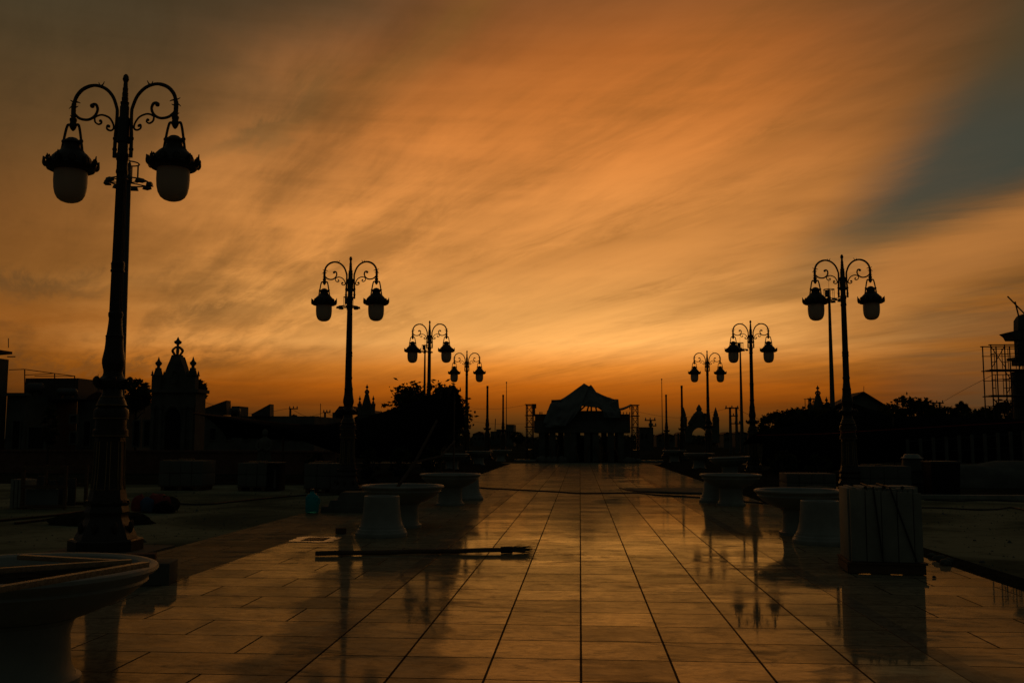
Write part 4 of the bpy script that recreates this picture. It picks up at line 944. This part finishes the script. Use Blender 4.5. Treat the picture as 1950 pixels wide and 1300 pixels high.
for s_ in (1,-1):
    sc = MB()
    for i in range(6): sc.ball(V(1333+s_*(9+2*i), 790+3.2*i)+Vector((0,-.05,0)), .32, 8)
    sc.build('gable_scrolls', 'aged', gt_)

# ------------------------------------------------------------------ houses on the left
def win(px0, px1, py0, py1, Y, parent, nm='window'):
    A, B = P(px0,py0,Y), P(px1,py1,Y); c_ = (A+B)/2; w, h = B.x-A.x, A.z-B.z
    f_ = MB()
    for sx in (-1,1): f_.box((c_.x+sx*w/2, Y-.02, c_.z), (.08,.10,h+.08))
    for sz in (-1,1): f_.box((c_.x, Y-.02, c_.z+sz*h/2), (w-.08,.10,.08))
    f_ = f_.build(nm, 'plaster', parent); MB().box((c_.x, Y-.012, c_.z), (w-.08,.02,h-.08)).build('pane', 'dark', f_); return f_
def bld(name, px0, px1, py_top, Y, depth, label, cat='house', m='plaster', group='houses on the left skyline'):
    A, B = P(px0,py_top,Y), P(px1,py_top,Y); B.x = P(px1,py_top,Y+depth).x; x = (A.x+B.x)/2; t = thing(name, (x, Y, 0), label, cat, group)
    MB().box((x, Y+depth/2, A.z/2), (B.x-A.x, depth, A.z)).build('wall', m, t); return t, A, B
t, A, B = bld('house', -140, 17, 680, 46, 1.6, 'tallest plastered house at the left edge with a pointed corner cap and aerial')
MB().prism([P(-125,676,45.8), P(-19,668,45.8), P(-19,663,45.8), P(-31,663,45.8), P(-125,648,45.8)], (0,1.9,0)).build('roof', 'roof', t)
MB().tube([P(16,662,46), P(16,644,46)], .02, 5).build('aerial', 'rust', t); MB().tube([P(14,679,46), P(29,679,46)], .03, 5).build('bracket', 'rust', t)
win(-60,-42,790,846,46,t)
t, A, B = bld('house', 14, 148, 753, 47, 5, 'flat-roofed plaster house with roof tanks and a railing, left of the largest lamp')
MB().box(((A.x+B.x)/2, 46.95, A.z+.06), (B.x-A.x+.3,.5,.14)).build('parapet', 'conc', t)
rm = P(85,735,49); MB().box((P(98,740,49).x, 50.5, A.z+.45), (P(149,740,49).x-P(48,740,49).x, 3, P(98,718,49).z-A.z+.05)).build('roof_room', 'sheet', t)
for px0, px1, py0, py1 in ((55,85,812,856),(25,38,800,856),(134,147,790,805),(134,146,822,845)): win(px0,px1,py0,py1,47,t)
def tank(px0, px1, py0, py1, Y, lab):
    A_, B_ = P(px0,(py0+py1)/2,Y), P(px1,(py0+py1)/2,Y); r_ = (P(px0,py0,Y).z-P(px0,py1,Y).z)/2
    o = thing('water_tank', (A_.x,Y,A_.z-r_), lab, 'water tank', 'roof water tanks')
    q = MB(); n = 20; prof = [(0,.02),(.05,r_*.8),(.12,r_),((B_.x-A_.x)-.12,r_),((B_.x-A_.x)-.05,r_*.8),((B_.x-A_.x),.02)]
    q.lathe(prof, n); q.v = [Vector((A_.x+v.z, Y+v.y, A_.z+v.x)) for v in q.v]; q.build('tank_body', 'galv', o)
    for f_ in (.25,.75): MB().box((A_.x+(B_.x-A_.x)*f_, Y, A_.z-r_-.02), (.08,r_*1.6,.16)).build('cradle', 'rust', o)
    return o
tank(50,84,729,748,47.8,'round steel water tank on the left flat roof, left of the railing corner'); tank(108,147,739,753,47.6,'long steel water tank lying at the right end of the flat roof')
rl = thing('roof_railing', (P(80,705,48).x,48,P(80,753,48).z), 'thin pipe railing with corner posts on the left flat roof', 'railing')
for px, pt in ((47,703),(104,711),(142,715)): MB().tube([P(px,752,48), P(px,pt,48)], .03, 5).build('post', 'rust', rl)
MB().tube([P(17,704,48),P(47,703,48),P(104,711,48),P(143,716,48)], .022, 5).build('rail', 'rust', rl); MB().tube([P(47,714,48),P(104,711,48)], .018, 5).build('rail', 'rust', rl); MB().tube([P(66,716,48),P(143,716,48)], .018, 5).build('rail', 'rust', rl)
t, A, B = bld('house', 148, 300, 760, 50, 5, 'low plaster house running behind the largest lamp to the mausoleum')
for px0, px1 in ((160,172),(255,266),(275,286)): win(px0,px1,800,850,50,t)
MB().prism([P(163,760,49.9),P(172,752,49.9),P(184,745,49.9),P(200,748,49.9),P(212,760,49.9)], (0,4,0)).build('roof', 'roof', t)
MB().tube([P(187,745,50),P(187,712,50)], .015, 4).build('aerial', 'rust', t)
t, A, B = bld('workshop', 378, 650, 792, 70, 8, 'long low dark workshop under the left skyline')
for px in (400,430,462,500,530,570): win(px,px+12,815,838,70,t)
for i, (pts, lab) in enumerate(([[(384,790),(384,779),(431,762),(432,790)],'left saw-tooth roof monitor on the long workshop'],[[(479,792),(479,788),(514,769),(514,792)],'right saw-tooth roof monitor on the long workshop'])):
    o = MB().prism([P(*q,69.5) for q in pts], (0,.9,0)).build('roof_monitor', 'sheet', t); o['label'] = lab
MB().box((P(439,780,70).x,72,P(439,780,70).z-.2), (.6,2,1.0)).build('roof_hut', 'conc', t)
tank(438,458,776,790,71,'rounded steel water tank between the two saw-tooth roofs')
t, A, B = bld('house', 640, 662, 785, 90, 6, 'small gabled house just left of the lamp beside the water bottle')
MB().prism([P(636,786,89.7),P(646,773,89.7),P(672,773,89.7),P(676,786,89.7)], (0,6.5,0)).build('roof', 'roof', t)
t, A, B = bld('house', 675, 722, 796, 92, 6, 'low house with a sloping red roof behind the slim left tomb chapel')
MB().prism([P(672,797,91.7),P(697,779,91.7),P(725,797,91.7)], (0,6.5,0)).build('roof', 'roof', t)
# low boundary wall in front of the houses
ww = thing('boundary_wall', (-24,41,0), 'low plastered boundary wall with a coping in front of the left houses', 'wall')
x0, x1 = P(-160,860,41).x, P(640,860,41).x; MB().box(((x0+x1)/2,41,.46), (x1-x0,.2,.92)).build('wall_panel', 'brick', ww); MB().box(((x0+x1)/2,41,.96), (x1-x0+.05,.3,.08)).build('coping', 'brick', ww)

# ------------------------------------------------------------------ right side skyline
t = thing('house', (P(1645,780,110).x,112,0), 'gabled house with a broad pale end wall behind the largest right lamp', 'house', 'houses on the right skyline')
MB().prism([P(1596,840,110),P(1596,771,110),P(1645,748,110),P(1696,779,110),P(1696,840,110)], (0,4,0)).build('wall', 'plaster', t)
MB().prism([P(1590,772,109.6),P(1645,745,109.6),P(1702,780,109.6),P(1702,783,109.6),P(1645,748.2,109.6),P(1590,775,109.6)], (0,4.6,0)).build('roof', 'roof', t)
MB().tube([P(1645,746,111),P(1645,735,111)], .03, 5).build('aerial', 'rust', t)
def scaffold(px0, px1, py_top, Y, depth, label, lifts, bays=1, lean=0.0, extra=0.0, r=.03, planks=True):
    yo = Y+depth if px0 > 1300 else Y
    A, B = P(px0,py_top,yo), P(px1,py_top,yo); t = thing('scaffold', ((A.x+B.x)/2, Y, 0), label, 'scaffold', 'tubular scaffolds'); w = (B.x-A.x)/bays; h = A.z
    for i in range(bays+1):
        for sy in (0, depth): MB().tube([(A.x+w*i, Y+sy, 0), (A.x+w*i+lean, Y+sy, h+(extra if i == bays else 0))], r, 5).build('standard', 'rust', t)
    for j in range(lifts+1):
        z = h*(j)/lifts if j else .2
        z = min(z, h-.03)
        for sy in (0, depth): MB().tube([(A.x-.1, Y+sy, z), (B.x+.1, Y+sy, z)], r*.9, 5).build('ledger', 'rust', t)
        if j and px0 > 1800:
            for sy in (0, depth): MB().tube([(A.x-.05, Y+sy, z-h/lifts*.38), (B.x+.05, Y+sy, z-h/lifts*(.38 if sy else .30))], r*.6, 5).build('guard_rail', 'rust', t)
        if j and j < lifts and planks: MB().box(((A.x+B.x)/2, Y+depth/2, z+.03), (B.x-A.x, depth*.7, .04)).build('deck_plank', 'board', t)
    for j in range(lifts):
        z0, z1 = h*j/lifts, h*(j+1)/lifts
        for i in range(bays):
            xa, xb = A.x+w*i, A.x+w*(i+1)
            if (i+j) % 2 == 0 or bays == 1:
                MB().tube([(xa,Y,z0+.1),(xb,Y,z1-.1)], r*.62, 4).build('brace', 'rust', t); MB().tube([(xb,Y,z0+.1),(xa,Y,z1-.1)], r*.62, 4).build('brace', 'rust', t)
            f_ = MB()      # the inner ladder frame of each lift
            for sx in (xa+w*.22, xb-w*.22): f_.tube([(sx,Y,z0+.05),(sx,Y,z0+(z1-z0)*.82)], r*.6, 4)
            for zz in (.3,.62): f_.tube([(xa,Y,z0+(z1-z0)*zz),(xa+w*.22,Y,z0+(z1-z0)*zz)], r*.6, 4); f_.tube([(xb,Y,z0+(z1-z0)*zz),(xb-w*.22,Y,z0+(z1-z0)*zz)], r*.6, 4)
            f_.tube([(xa,Y,z0+(z1-z0)*.82),(xb,Y,z0+(z1-z0)*.82)], r*.6, 4); f_.build('ladder_frame', 'rust', t)
    return t
scaffold(1871, 1948, 659, 45, .9, 'tall tubular scaffold beside the unfinished tower at the right edge', 5, 3, extra=.9)
scaffold(1533, 1552, 759, 82, 1.2, 'small scaffold top beside the slim right tomb chapel', 3, 2, planks=False)
# unfinished tower at right edge
y = 46
def X(px, py):
    v = P(px, py, y+1.0); return Vector((v.x, y, v.z))
tw = thing('unfinished_tower', (X(1960,800).x, y, 0), 'unfinished ornate tower with wide cornice and poles on top at the right edge', 'tower')
c0 = X(1933,740); u_ = y/F_PX
for px in (1935, 2010): MB().lathe([(0,.42),(.6,.42),(.65,.36),(4.6,.34),(4.65,.42)], 14, (X(px,800).x, y+.4, 0)).build('pillar', 'conc', tw)
for px in (1935, 2010): MB().box((X(px,660).x, y+.4, X(px,663).z), (.48,.5,X(px,643).z-X(px,690).z)).build('upper_pillar', 'conc', tw)
MB().box((X(1990,692).x, y+.5, X(1975,692).z), (X(2055,690).x-X(1925,690).x, .9, .25)).build('lower_cornice', 'conc', tw); MB().box((X(1986,684).x, y+.5, X(1975,685).z), (X(2055,690).x-X(1916,690).x, 1.0, .12)).build('lower_cornice', 'conc', tw)
pr = [(1914,650),(1910,643),(1902,637),(1925,632),(2060,632),(2060,650)]
MB().prism([X(*q) for q in pr], (0,1.0,0)).build('upper_cornice', 'conc', tw)
MB().prism([X(*q) for q in [(1921,634),(1921,614),(1926,606),(1930,603),(1934,606),(1937,612),(1938,622),(1938,634)]], (0,.5,0)).build('gable_scroll', 'conc', tw)
MB().lathe([(0,.66),(.4,.66),(.75,.58),(1.0,.42),(1.15,.28),(1.25,.16),(1.5,.2),(1.8,.08)], 16, X(1966,634)+Vector((0,.6,0))).build('dome', 'conc', tw)
MB().tube([X(1936,606),X(1901,570)], .035, 6).build('raised_pole', 'wood', tw); MB().tube([X(1923,612),X(1915,580)], .035, 6).build('raised_pole', 'wood', tw)
q = MB().tube(spline([X(1874,716), P(1830,745,60), P(1790,768,80)], 5), .012, 4).build('guy_wire', 'galv'); tag(q, 'faint guy wire running down left from the tall right scaffold', 'wire')

# ------------------------------------------------------------------ tarpaulined pavilion at the end of the axis
Y = 66; E_ = lambda px, py, y=Y: P(px, py, y)
def zx(a, b): return (980+a/7.223, 720+b/7.223)          # detail survey of the pavilion
pv = thing('pavilion', (E_(1108,880).x, Y, 0), 'unfinished pavilion wrapped in sagging grey tarpaulin at the end of the promenade', 'pavilion')
def col(px, w=.45, top=820, y=Y, m='conc'):
    A = E_(px, top, y); MB().box((A.x, y, A.z/2), (w,w,A.z)).build('column', m, pv)
for px in (1032,1052,1080,1092,1118,1134,1163,1182): col(px, .42 if px not in (1108,) else .5)
for px in (1040,1068,1100,1126,1150,1176): col(px, .4, 820, Y+5)
MB().box((E_(1108,816).x, Y+2.6, E_(1108,812).z), (E_(1196,812).x-E_(1014,812).x, 5.8, .8)).build('floor_beam', 'conc', pv)
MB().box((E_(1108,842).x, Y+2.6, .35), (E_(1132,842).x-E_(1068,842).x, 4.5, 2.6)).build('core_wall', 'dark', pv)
MB().box((E_(1026,800).x+.3, Y+2.2, E_(1026,806).z), (E_(1046,790).x-E_(1014,790).x, 4, E_(1026,790).z-E_(1026,826).z)).build('side_room', 'brick', pv)
MB().box((E_(1192,800).x-.2, Y+2.2, E_(1192,806).z), (E_(1204,790).x-E_(1176,790).x, 4, E_(1192,790).z-E_(1192,826).z)).build('side_room', 'brick', pv)
MB().box((E_(1112,795).x, Y+2.6, E_(1112,795).z), (E_(1182,795).x-E_(1040,795).x, 4.6, E_(1112,783).z-E_(1112,810).z)).build('upper_wall', 'conc', pv)
for px in (1110,1120,1132,1143): MB().box((E_(px,793).x, Y-.01+.3, E_(px,798).z), (.12,.12,1.0)).build('stud', 'wood', pv)
# timber roof frame seen through the gap
for pa, pb in (((1103,783),(1124,764)),((1124,764),(1150,783)),((1126,765),(1126,783)),((1118,783),(1122,768)),((1134,772),(1136,783))):
    MB().tube([E_(*pa,Y+.6), E_(*pb,Y+.6)], .06, 5).build('rafter', 'wood', pv)
def sheet(rows_px, ys, name, seed, thick=.03):
    rows = []; nr = len(rows_px)
    for j, rw in enumerate(rows_px):
        row = []
        for i, q in enumerate(rw):
            row.append(E_(*zx(*q), ys[j][i] if isinstance(ys[j], (list,tuple)) else ys[j]))
        rows.append(row)
    # refine
    fine = []; nc = len(rows[0])
    for j in range((nr-1)*6+1):
        a_ = min(j//6, nr-2); f_ = j/6-a_; row = []
        for i in range((nc-1)*6+1):
            b_ = min(i//6, nc-2); g_ = i/6-b_
            q = rows[a_][b_].lerp(rows[a_][b_+1], g_).lerp(rows[a_+1][b_].lerp(rows[a_+1][b_+1], g_), f_)
            edge = (i in (0, (nc-1)*6)) or (j in (0, (nr-1)*6))
            q = q + Vector((0, .22*mnoise.noise(Vector((i*.35, j*.22, seed))), 0 if edge else .06*mnoise.noise(Vector((i*.3, j*.3, seed+4))))); row.append(q)
        fine.append(row)
    return MB().grid(fine).build(name, 'tarp', pv, 80, solid=thick)
# front left big sheet: ridge line -> shoulder -> hem
sheet([[(640,296),(760,215),(860,140),(955,72),(1030,115)],
       [(560,325),(680,300),(800,260),(920,190),(1005,150)],
       [(490,348),(600,400),(740,400),(880,320),(960,260)],
       [(440,480),(560,540),(700,520),(840,450),(930,380)],
       [(400,580),(520,640),(660,640),(770,580),(880,450)],
       [(385,640),(440,680),(600,672),(690,655),(800,560)]], [Y+1.6, Y+1.0, Y+.2, Y-.4, Y-.75, Y-.85], 'tarpaulin', 1)
# right sheet from the second peak
sheet([[(1020,112),(1050,88),(1122,190),(1230,240),(1340,288)],
       [(955,200),(1050,215),(1130,270),(1240,320),(1400,292)],
       [(930,285),(1045,300),(1140,335),(1250,400),(1425,295)],
       [(900,380),(985,385),(1190,410),(1260,440),(1440,430)]], [Y+1.6, Y+1.0, Y+.3, Y-.1], 'tarpaulin', 2)
sheet([[(1190,410),(1260,400),(1350,380),(1440,400)],[(1215,450),(1280,455),(1370,455),(1450,455)],[(1240,540),(1300,545),(1380,545),(1450,545)]], [Y-.1,Y-.5,Y-.75], 'tarpaulin', 3)
# roof behind, so the place has a body from the side; a ragged hole stays open round the rafters
sheet([[(506,300),(640,296),(800,188),(955,75),(1030,117)],[(506,330),(640,330),(800,260),(900,190),(960,240)],[(490,520),(640,520),(760,500),(860,480),(900,470)]], [Y+1.8, Y+3.6, Y+5.4], 'roof_cover', 5)
sheet([[(1190,235),(1260,255),(1340,290),(1428,290)],[(1200,330),(1270,330),(1340,340),(1428,330)],[(1215,520),(1280,520),(1340,520),(1440,520)]], [Y+1.8, Y+3.6, Y+5.4], 'roof_cover', 6)
MB().prism([E_(*zx(*q), Y+.9) for q in ((506,300),(640,298),(640,360),(490,360),(500,345))], (0,1.2,0)).build('roof_edge', 'sheet', pv)
MB().prism([E_(*zx(*q), Y+.9) for q in ((1340,290),(1425,289),(1440,460),(1330,460))], (0,1.2,0)).build('roof_edge', 'sheet', pv)
fl = [E_(*zx(*q), Y+.5) for q in ((1448,425),(1500,412),(1560,390),(1615,362),(1612,378),(1560,408),(1500,435),(1450,445))]
MB().prism(fl, (0,1.6,.1)).build('tarp_flap', 'tarp', pv)
MB().prism([E_(*zx(*q), Y+.5) for q in ((1575,385),(1592,378),(1590,440),(1582,430))], (0,.05,0)).build('tarp_scrap', 'tarp', pv)
for px in (1028.5,1032,1028,1187,1193.5,1199): MB().tube([E_(px,792,Y+1), E_(px,784,Y+1)], .03, 4).build('rebar', 'rust', pv)
MB().tube([E_(1017,792,Y+.5),E_(1017,775,Y+.5)], .09, 6).build('hoist_post', 'wood', pv); MB().box(E_(1017,773,Y+.5), (.3,.2,.3)).build('hoist_head', 'rust', pv)
for px0, px1, pt in ((1016,1034,838),(1040,1066,842),(1084,1098,836),(1104,1131,832),(1170,1200,840)):
    A, B = E_(px0,pt,Y+6.4), E_(px1,pt,Y+6.4); MB().box(((A.x+B.x)/2, Y+6.4, A.z/2), (B.x-A.x, .05, A.z)).build('added_backing', 'sheet', pv)  # sheets added behind the columns to darken the open underside
for px0, px1, pt in ((1044,1058,858),(1072,1088,850),(1110,1122,854),(1150,1160,862),(1168,1180,856)):
    A, B = E_(px0,pt,Y+.9), E_(px1,pt,Y+.9); MB().box(((A.x+B.x)/2, Y+.9, A.z/2), (B.x-A.x, .7, A.z), bev=.02).build('material_stack', 'wood', pv)
for i, (px, a_) in enumerate(((1096,.1),(1120,-.12),(1134,.16),(1148,-.05),(1158,.08),(1050,.1),(1064,-.1),(1170,.2))):
    A = E_(px,848,Y-.4); MB().tube([(A.x+a_*2, Y-.5, 0.0), (A.x, Y-.3, A.z)], .045, 5).build('timber_prop', 'wood', pv)
scaffold(1002, 1014, 769, 65.5, 1.3, 'narrow scaffold tower on the left side of the wrapped pavilion', 5, 1, r=.03)
scaffold(1204, 1215, 770, 65.5, 1.3, 'narrow scaffold tower on the right side of the wrapped pavilion', 5, 1, r=.03)
dbr = [(1031,878,.35),(1046,876,.3),(1055,878,.28),(1070,872,.35),(1196,877,.3),(1206,878,.25),(1216,878,.2)]
for i, (px, py, s_) in enumerate(dbr):
    c_ = E_(px, py, 63.6); q = lump((c_.x, 63.6, .1), s_, s_*.8, s_*.9, 60+i, 'debris_heap', 'conc', None)
    tag(q, ['leftmost pale debris heap under the pavilion','second debris heap from the left under the pavilion','third debris heap from the left under the pavilion','debris heap beside the pavilion core wall','debris heap just right of the pavilion posts','debris heap right of the pavilion, middle one','rightmost debris heap beside the pavilion'][i], 'debris heap', 'debris heaps around the pavilion')
q = MB().box((E_(1000,876,64.5).x, 64.5, .12), (E_(1025,876,64.5).x-E_(985,876,64.5).x, .3, .12)).build('plank_pile', 'white'); tag(q, 'pale planks lying left of the pavilion', 'planks', 'pale planks by the pavilion')
q = MB().box((E_(1232,877,64.5).x, 64.5, .10), (E_(1262,876,64.5).x-E_(1200,876,64.5).x, .3, .10)).build('plank_pile', 'white'); tag(q, 'pale planks lying right of the pavilion', 'planks', 'pale planks by the pavilion')
# ------------------------------------------------------------------ poles, wires, far buildings
UP = 'power poles on the skyline'
def upole(px, py_top, Y, label, arms, double=False, flip=1):
    A = P(px, py_top, Y); t = thing('power_pole', (A.x, Y, 0), label, 'power pole', UP); s_ = Y/90
    for dx_ in ((-.28*s_, .28*s_) if double else (0,)): MB().lathe([(0,.16*s_),(A.z,.10*s_)], 8, (A.x+dx_, Y, 0)).build('pole', 'conc', t)
    for (dz_, l0, l1) in arms:
        MB().box((A.x+(l0+l1)/2*s_, Y-.12*s_, A.z-dz_*s_), ((l1-l0)*s_, .10*s_, .10*s_)).build('crossarm', 'rust', t)
        for i in range(3): 
            x = A.x+(l0+(l1-l0)*(.08+.42*i))*s_; MB().lathe([(0,.05*s_),(.1*s_,.06*s_),(.2*s_,.03*s_)], 6, (x, Y-.12*s_, A.z-dz_*s_+.05*s_)).build('insulator', 'white', t)
    return A
pA = upole(553, 777, 90, 'power pole with a right-pointing crossarm on the left skyline', [(.05,-.1,.75)])
pB = upole(619, 784, 90, 'power pole with a short crossarm right of the palm', [(.05,-.15,.55)])
pC = upole(1396, 775, 110, 'H-frame power pole with transformer arms left of the slender right mast', [(.1,-.75,.5),(.8,-.4,.4),(1.5,-.3,.6)], True)
pD = upole(1239, 799, 150, 'distant power pole with two crossarms right of the pavilion', [(.05,-.55,.45),(.55,-.2,.5)])
pE = upole(1783, 765, 110, 'power pole rising from the right tree line', [(.1,-.6,.6),(.6,-.5,.5)], True)
def wire(pts, label, r=.014):
    q = MB().tube(spline(pts, 10), r, 4).build('power_line', 'rubber'); tag(q, label, 'wire', 'sagging power lines')
def sag(a_, b_, s_, label, r=.014): 
    m_ = (a_+b_)/2; m_.z -= s_; wire([a_, m_, b_], label, r)
sag(P(388,765,90), pA, .8, 'wire sagging from the mausoleum side to the left power pole')
sag(pA, pB, .6, 'wire sagging between the two left power poles'); sag(pB, P(700,790,92), .7, 'wire running right from the pole beside the palm')
sag(P(900,778,140), P(1010,768,140)+Vector((0,0,-.1)), .3, 'faint wire left of the pavilion top'); sag(P(880,800,150), P(1010,806,150), .3, 'lower faint wire left of the pavilion')
sag(P(1215,784,140), pC, 1.0, 'wire from the pavilion to the H-frame pole'); sag(pC, P(1560,800,110), 1.2, 'wire running right from the H-frame pole', .018)
sag(pE, P(1880,779,100), .9, 'wire running right from the tree line power pole'); sag(P(1700,772,110), pE, .9, 'wire running left from the tree line power pole')
sag(P(150,735,60), P(300,765,60), .4, 'wire from the left house roof towards the mausoleum')
def flagpole(px, py, Y, lab):
    A = P(px,py,Y); t = thing('flagpole', (A.x,Y,0), lab, 'flagpole', 'thin flagpoles beside the pavilion'); MB().tube([(A.x,Y,0),A], [.055,.03], 6).build('pole', 'galv', t); MB().ball(A, .07, 8).build('finial', 'galv', t)
flagpole(964.5,728,90,'thin flagpole left of the pavilion beside the shorter bare post'); flagpole(1260,722,90,'thin flagpole right of the pavilion beside the shorter bare post')
q = MB().tube([P(942,838,150),P(943.5,797,150)], .06, 5).build('radio_mast', 'galv'); tag(q, 'thin leaning radio mast between the two bare left posts', 'mast')
q = MB().tube([P(610,800,110),P(610.5,768,110)], .04, 5).build('radio_mast', 'galv'); tag(q, 'thin radio mast right of the small palm', 'mast')
FB = 'distant buildings on the horizon'
def far(px0, px1, py, Y, lab, roof=None, m='plaster'):
    A, B = P(px0,py,Y), P(px1,py,Y); x = (A.x+B.x)/2; t = thing('distant_building', (x,Y,0), lab, 'building', FB)
    MB().box((x,Y+4,A.z/2), (B.x-A.x,8,A.z)).build('wall', m, t)
    if roof: MB().prism([P(px0-1,py+.3,Y-.3),P((px0+px1)/2,py-roof,Y-.3),P(px1+1,py+.3,Y-.3)], (0,8.6,0)).build('roof', 'roof', t)
    wn = MB(); w = (B.x-A.x)
    for i in range(3): 
        c_ = (A.x+w*(.2+.3*i), Y-.05, A.z*.6); o = MB().box(c_, (w*.12,.1,A.z*.2)).build('window', 'dark', t)
far(963,978,808,210,'tallest distant block left of the pavilion, behind the shorter bare post'); far(945,963,817,215,'lower distant block left of the tallest one'); far(934,945,821,220,'small distant block right of the taller bare left post')
far(1217,1244,813,150,'distant shed with a sloping sheet roof right of the pavilion', None, 'sheet'); far(1250,1285,829,200,'low distant house under the right flagpole', 6); far(1290,1305,826,205,'small distant house left of the gateway', 4)
far(900,925,826,230,'low distant house left of the taller bare left post', 5); far(1378,1394,826,190,'low distant house right of the gateway', 4); far(1400,1425,824,200,'low distant house at the foot of the slender right mast', 3)

for o in bpy.data.objects:
    if '_w' in o: del o['_w']
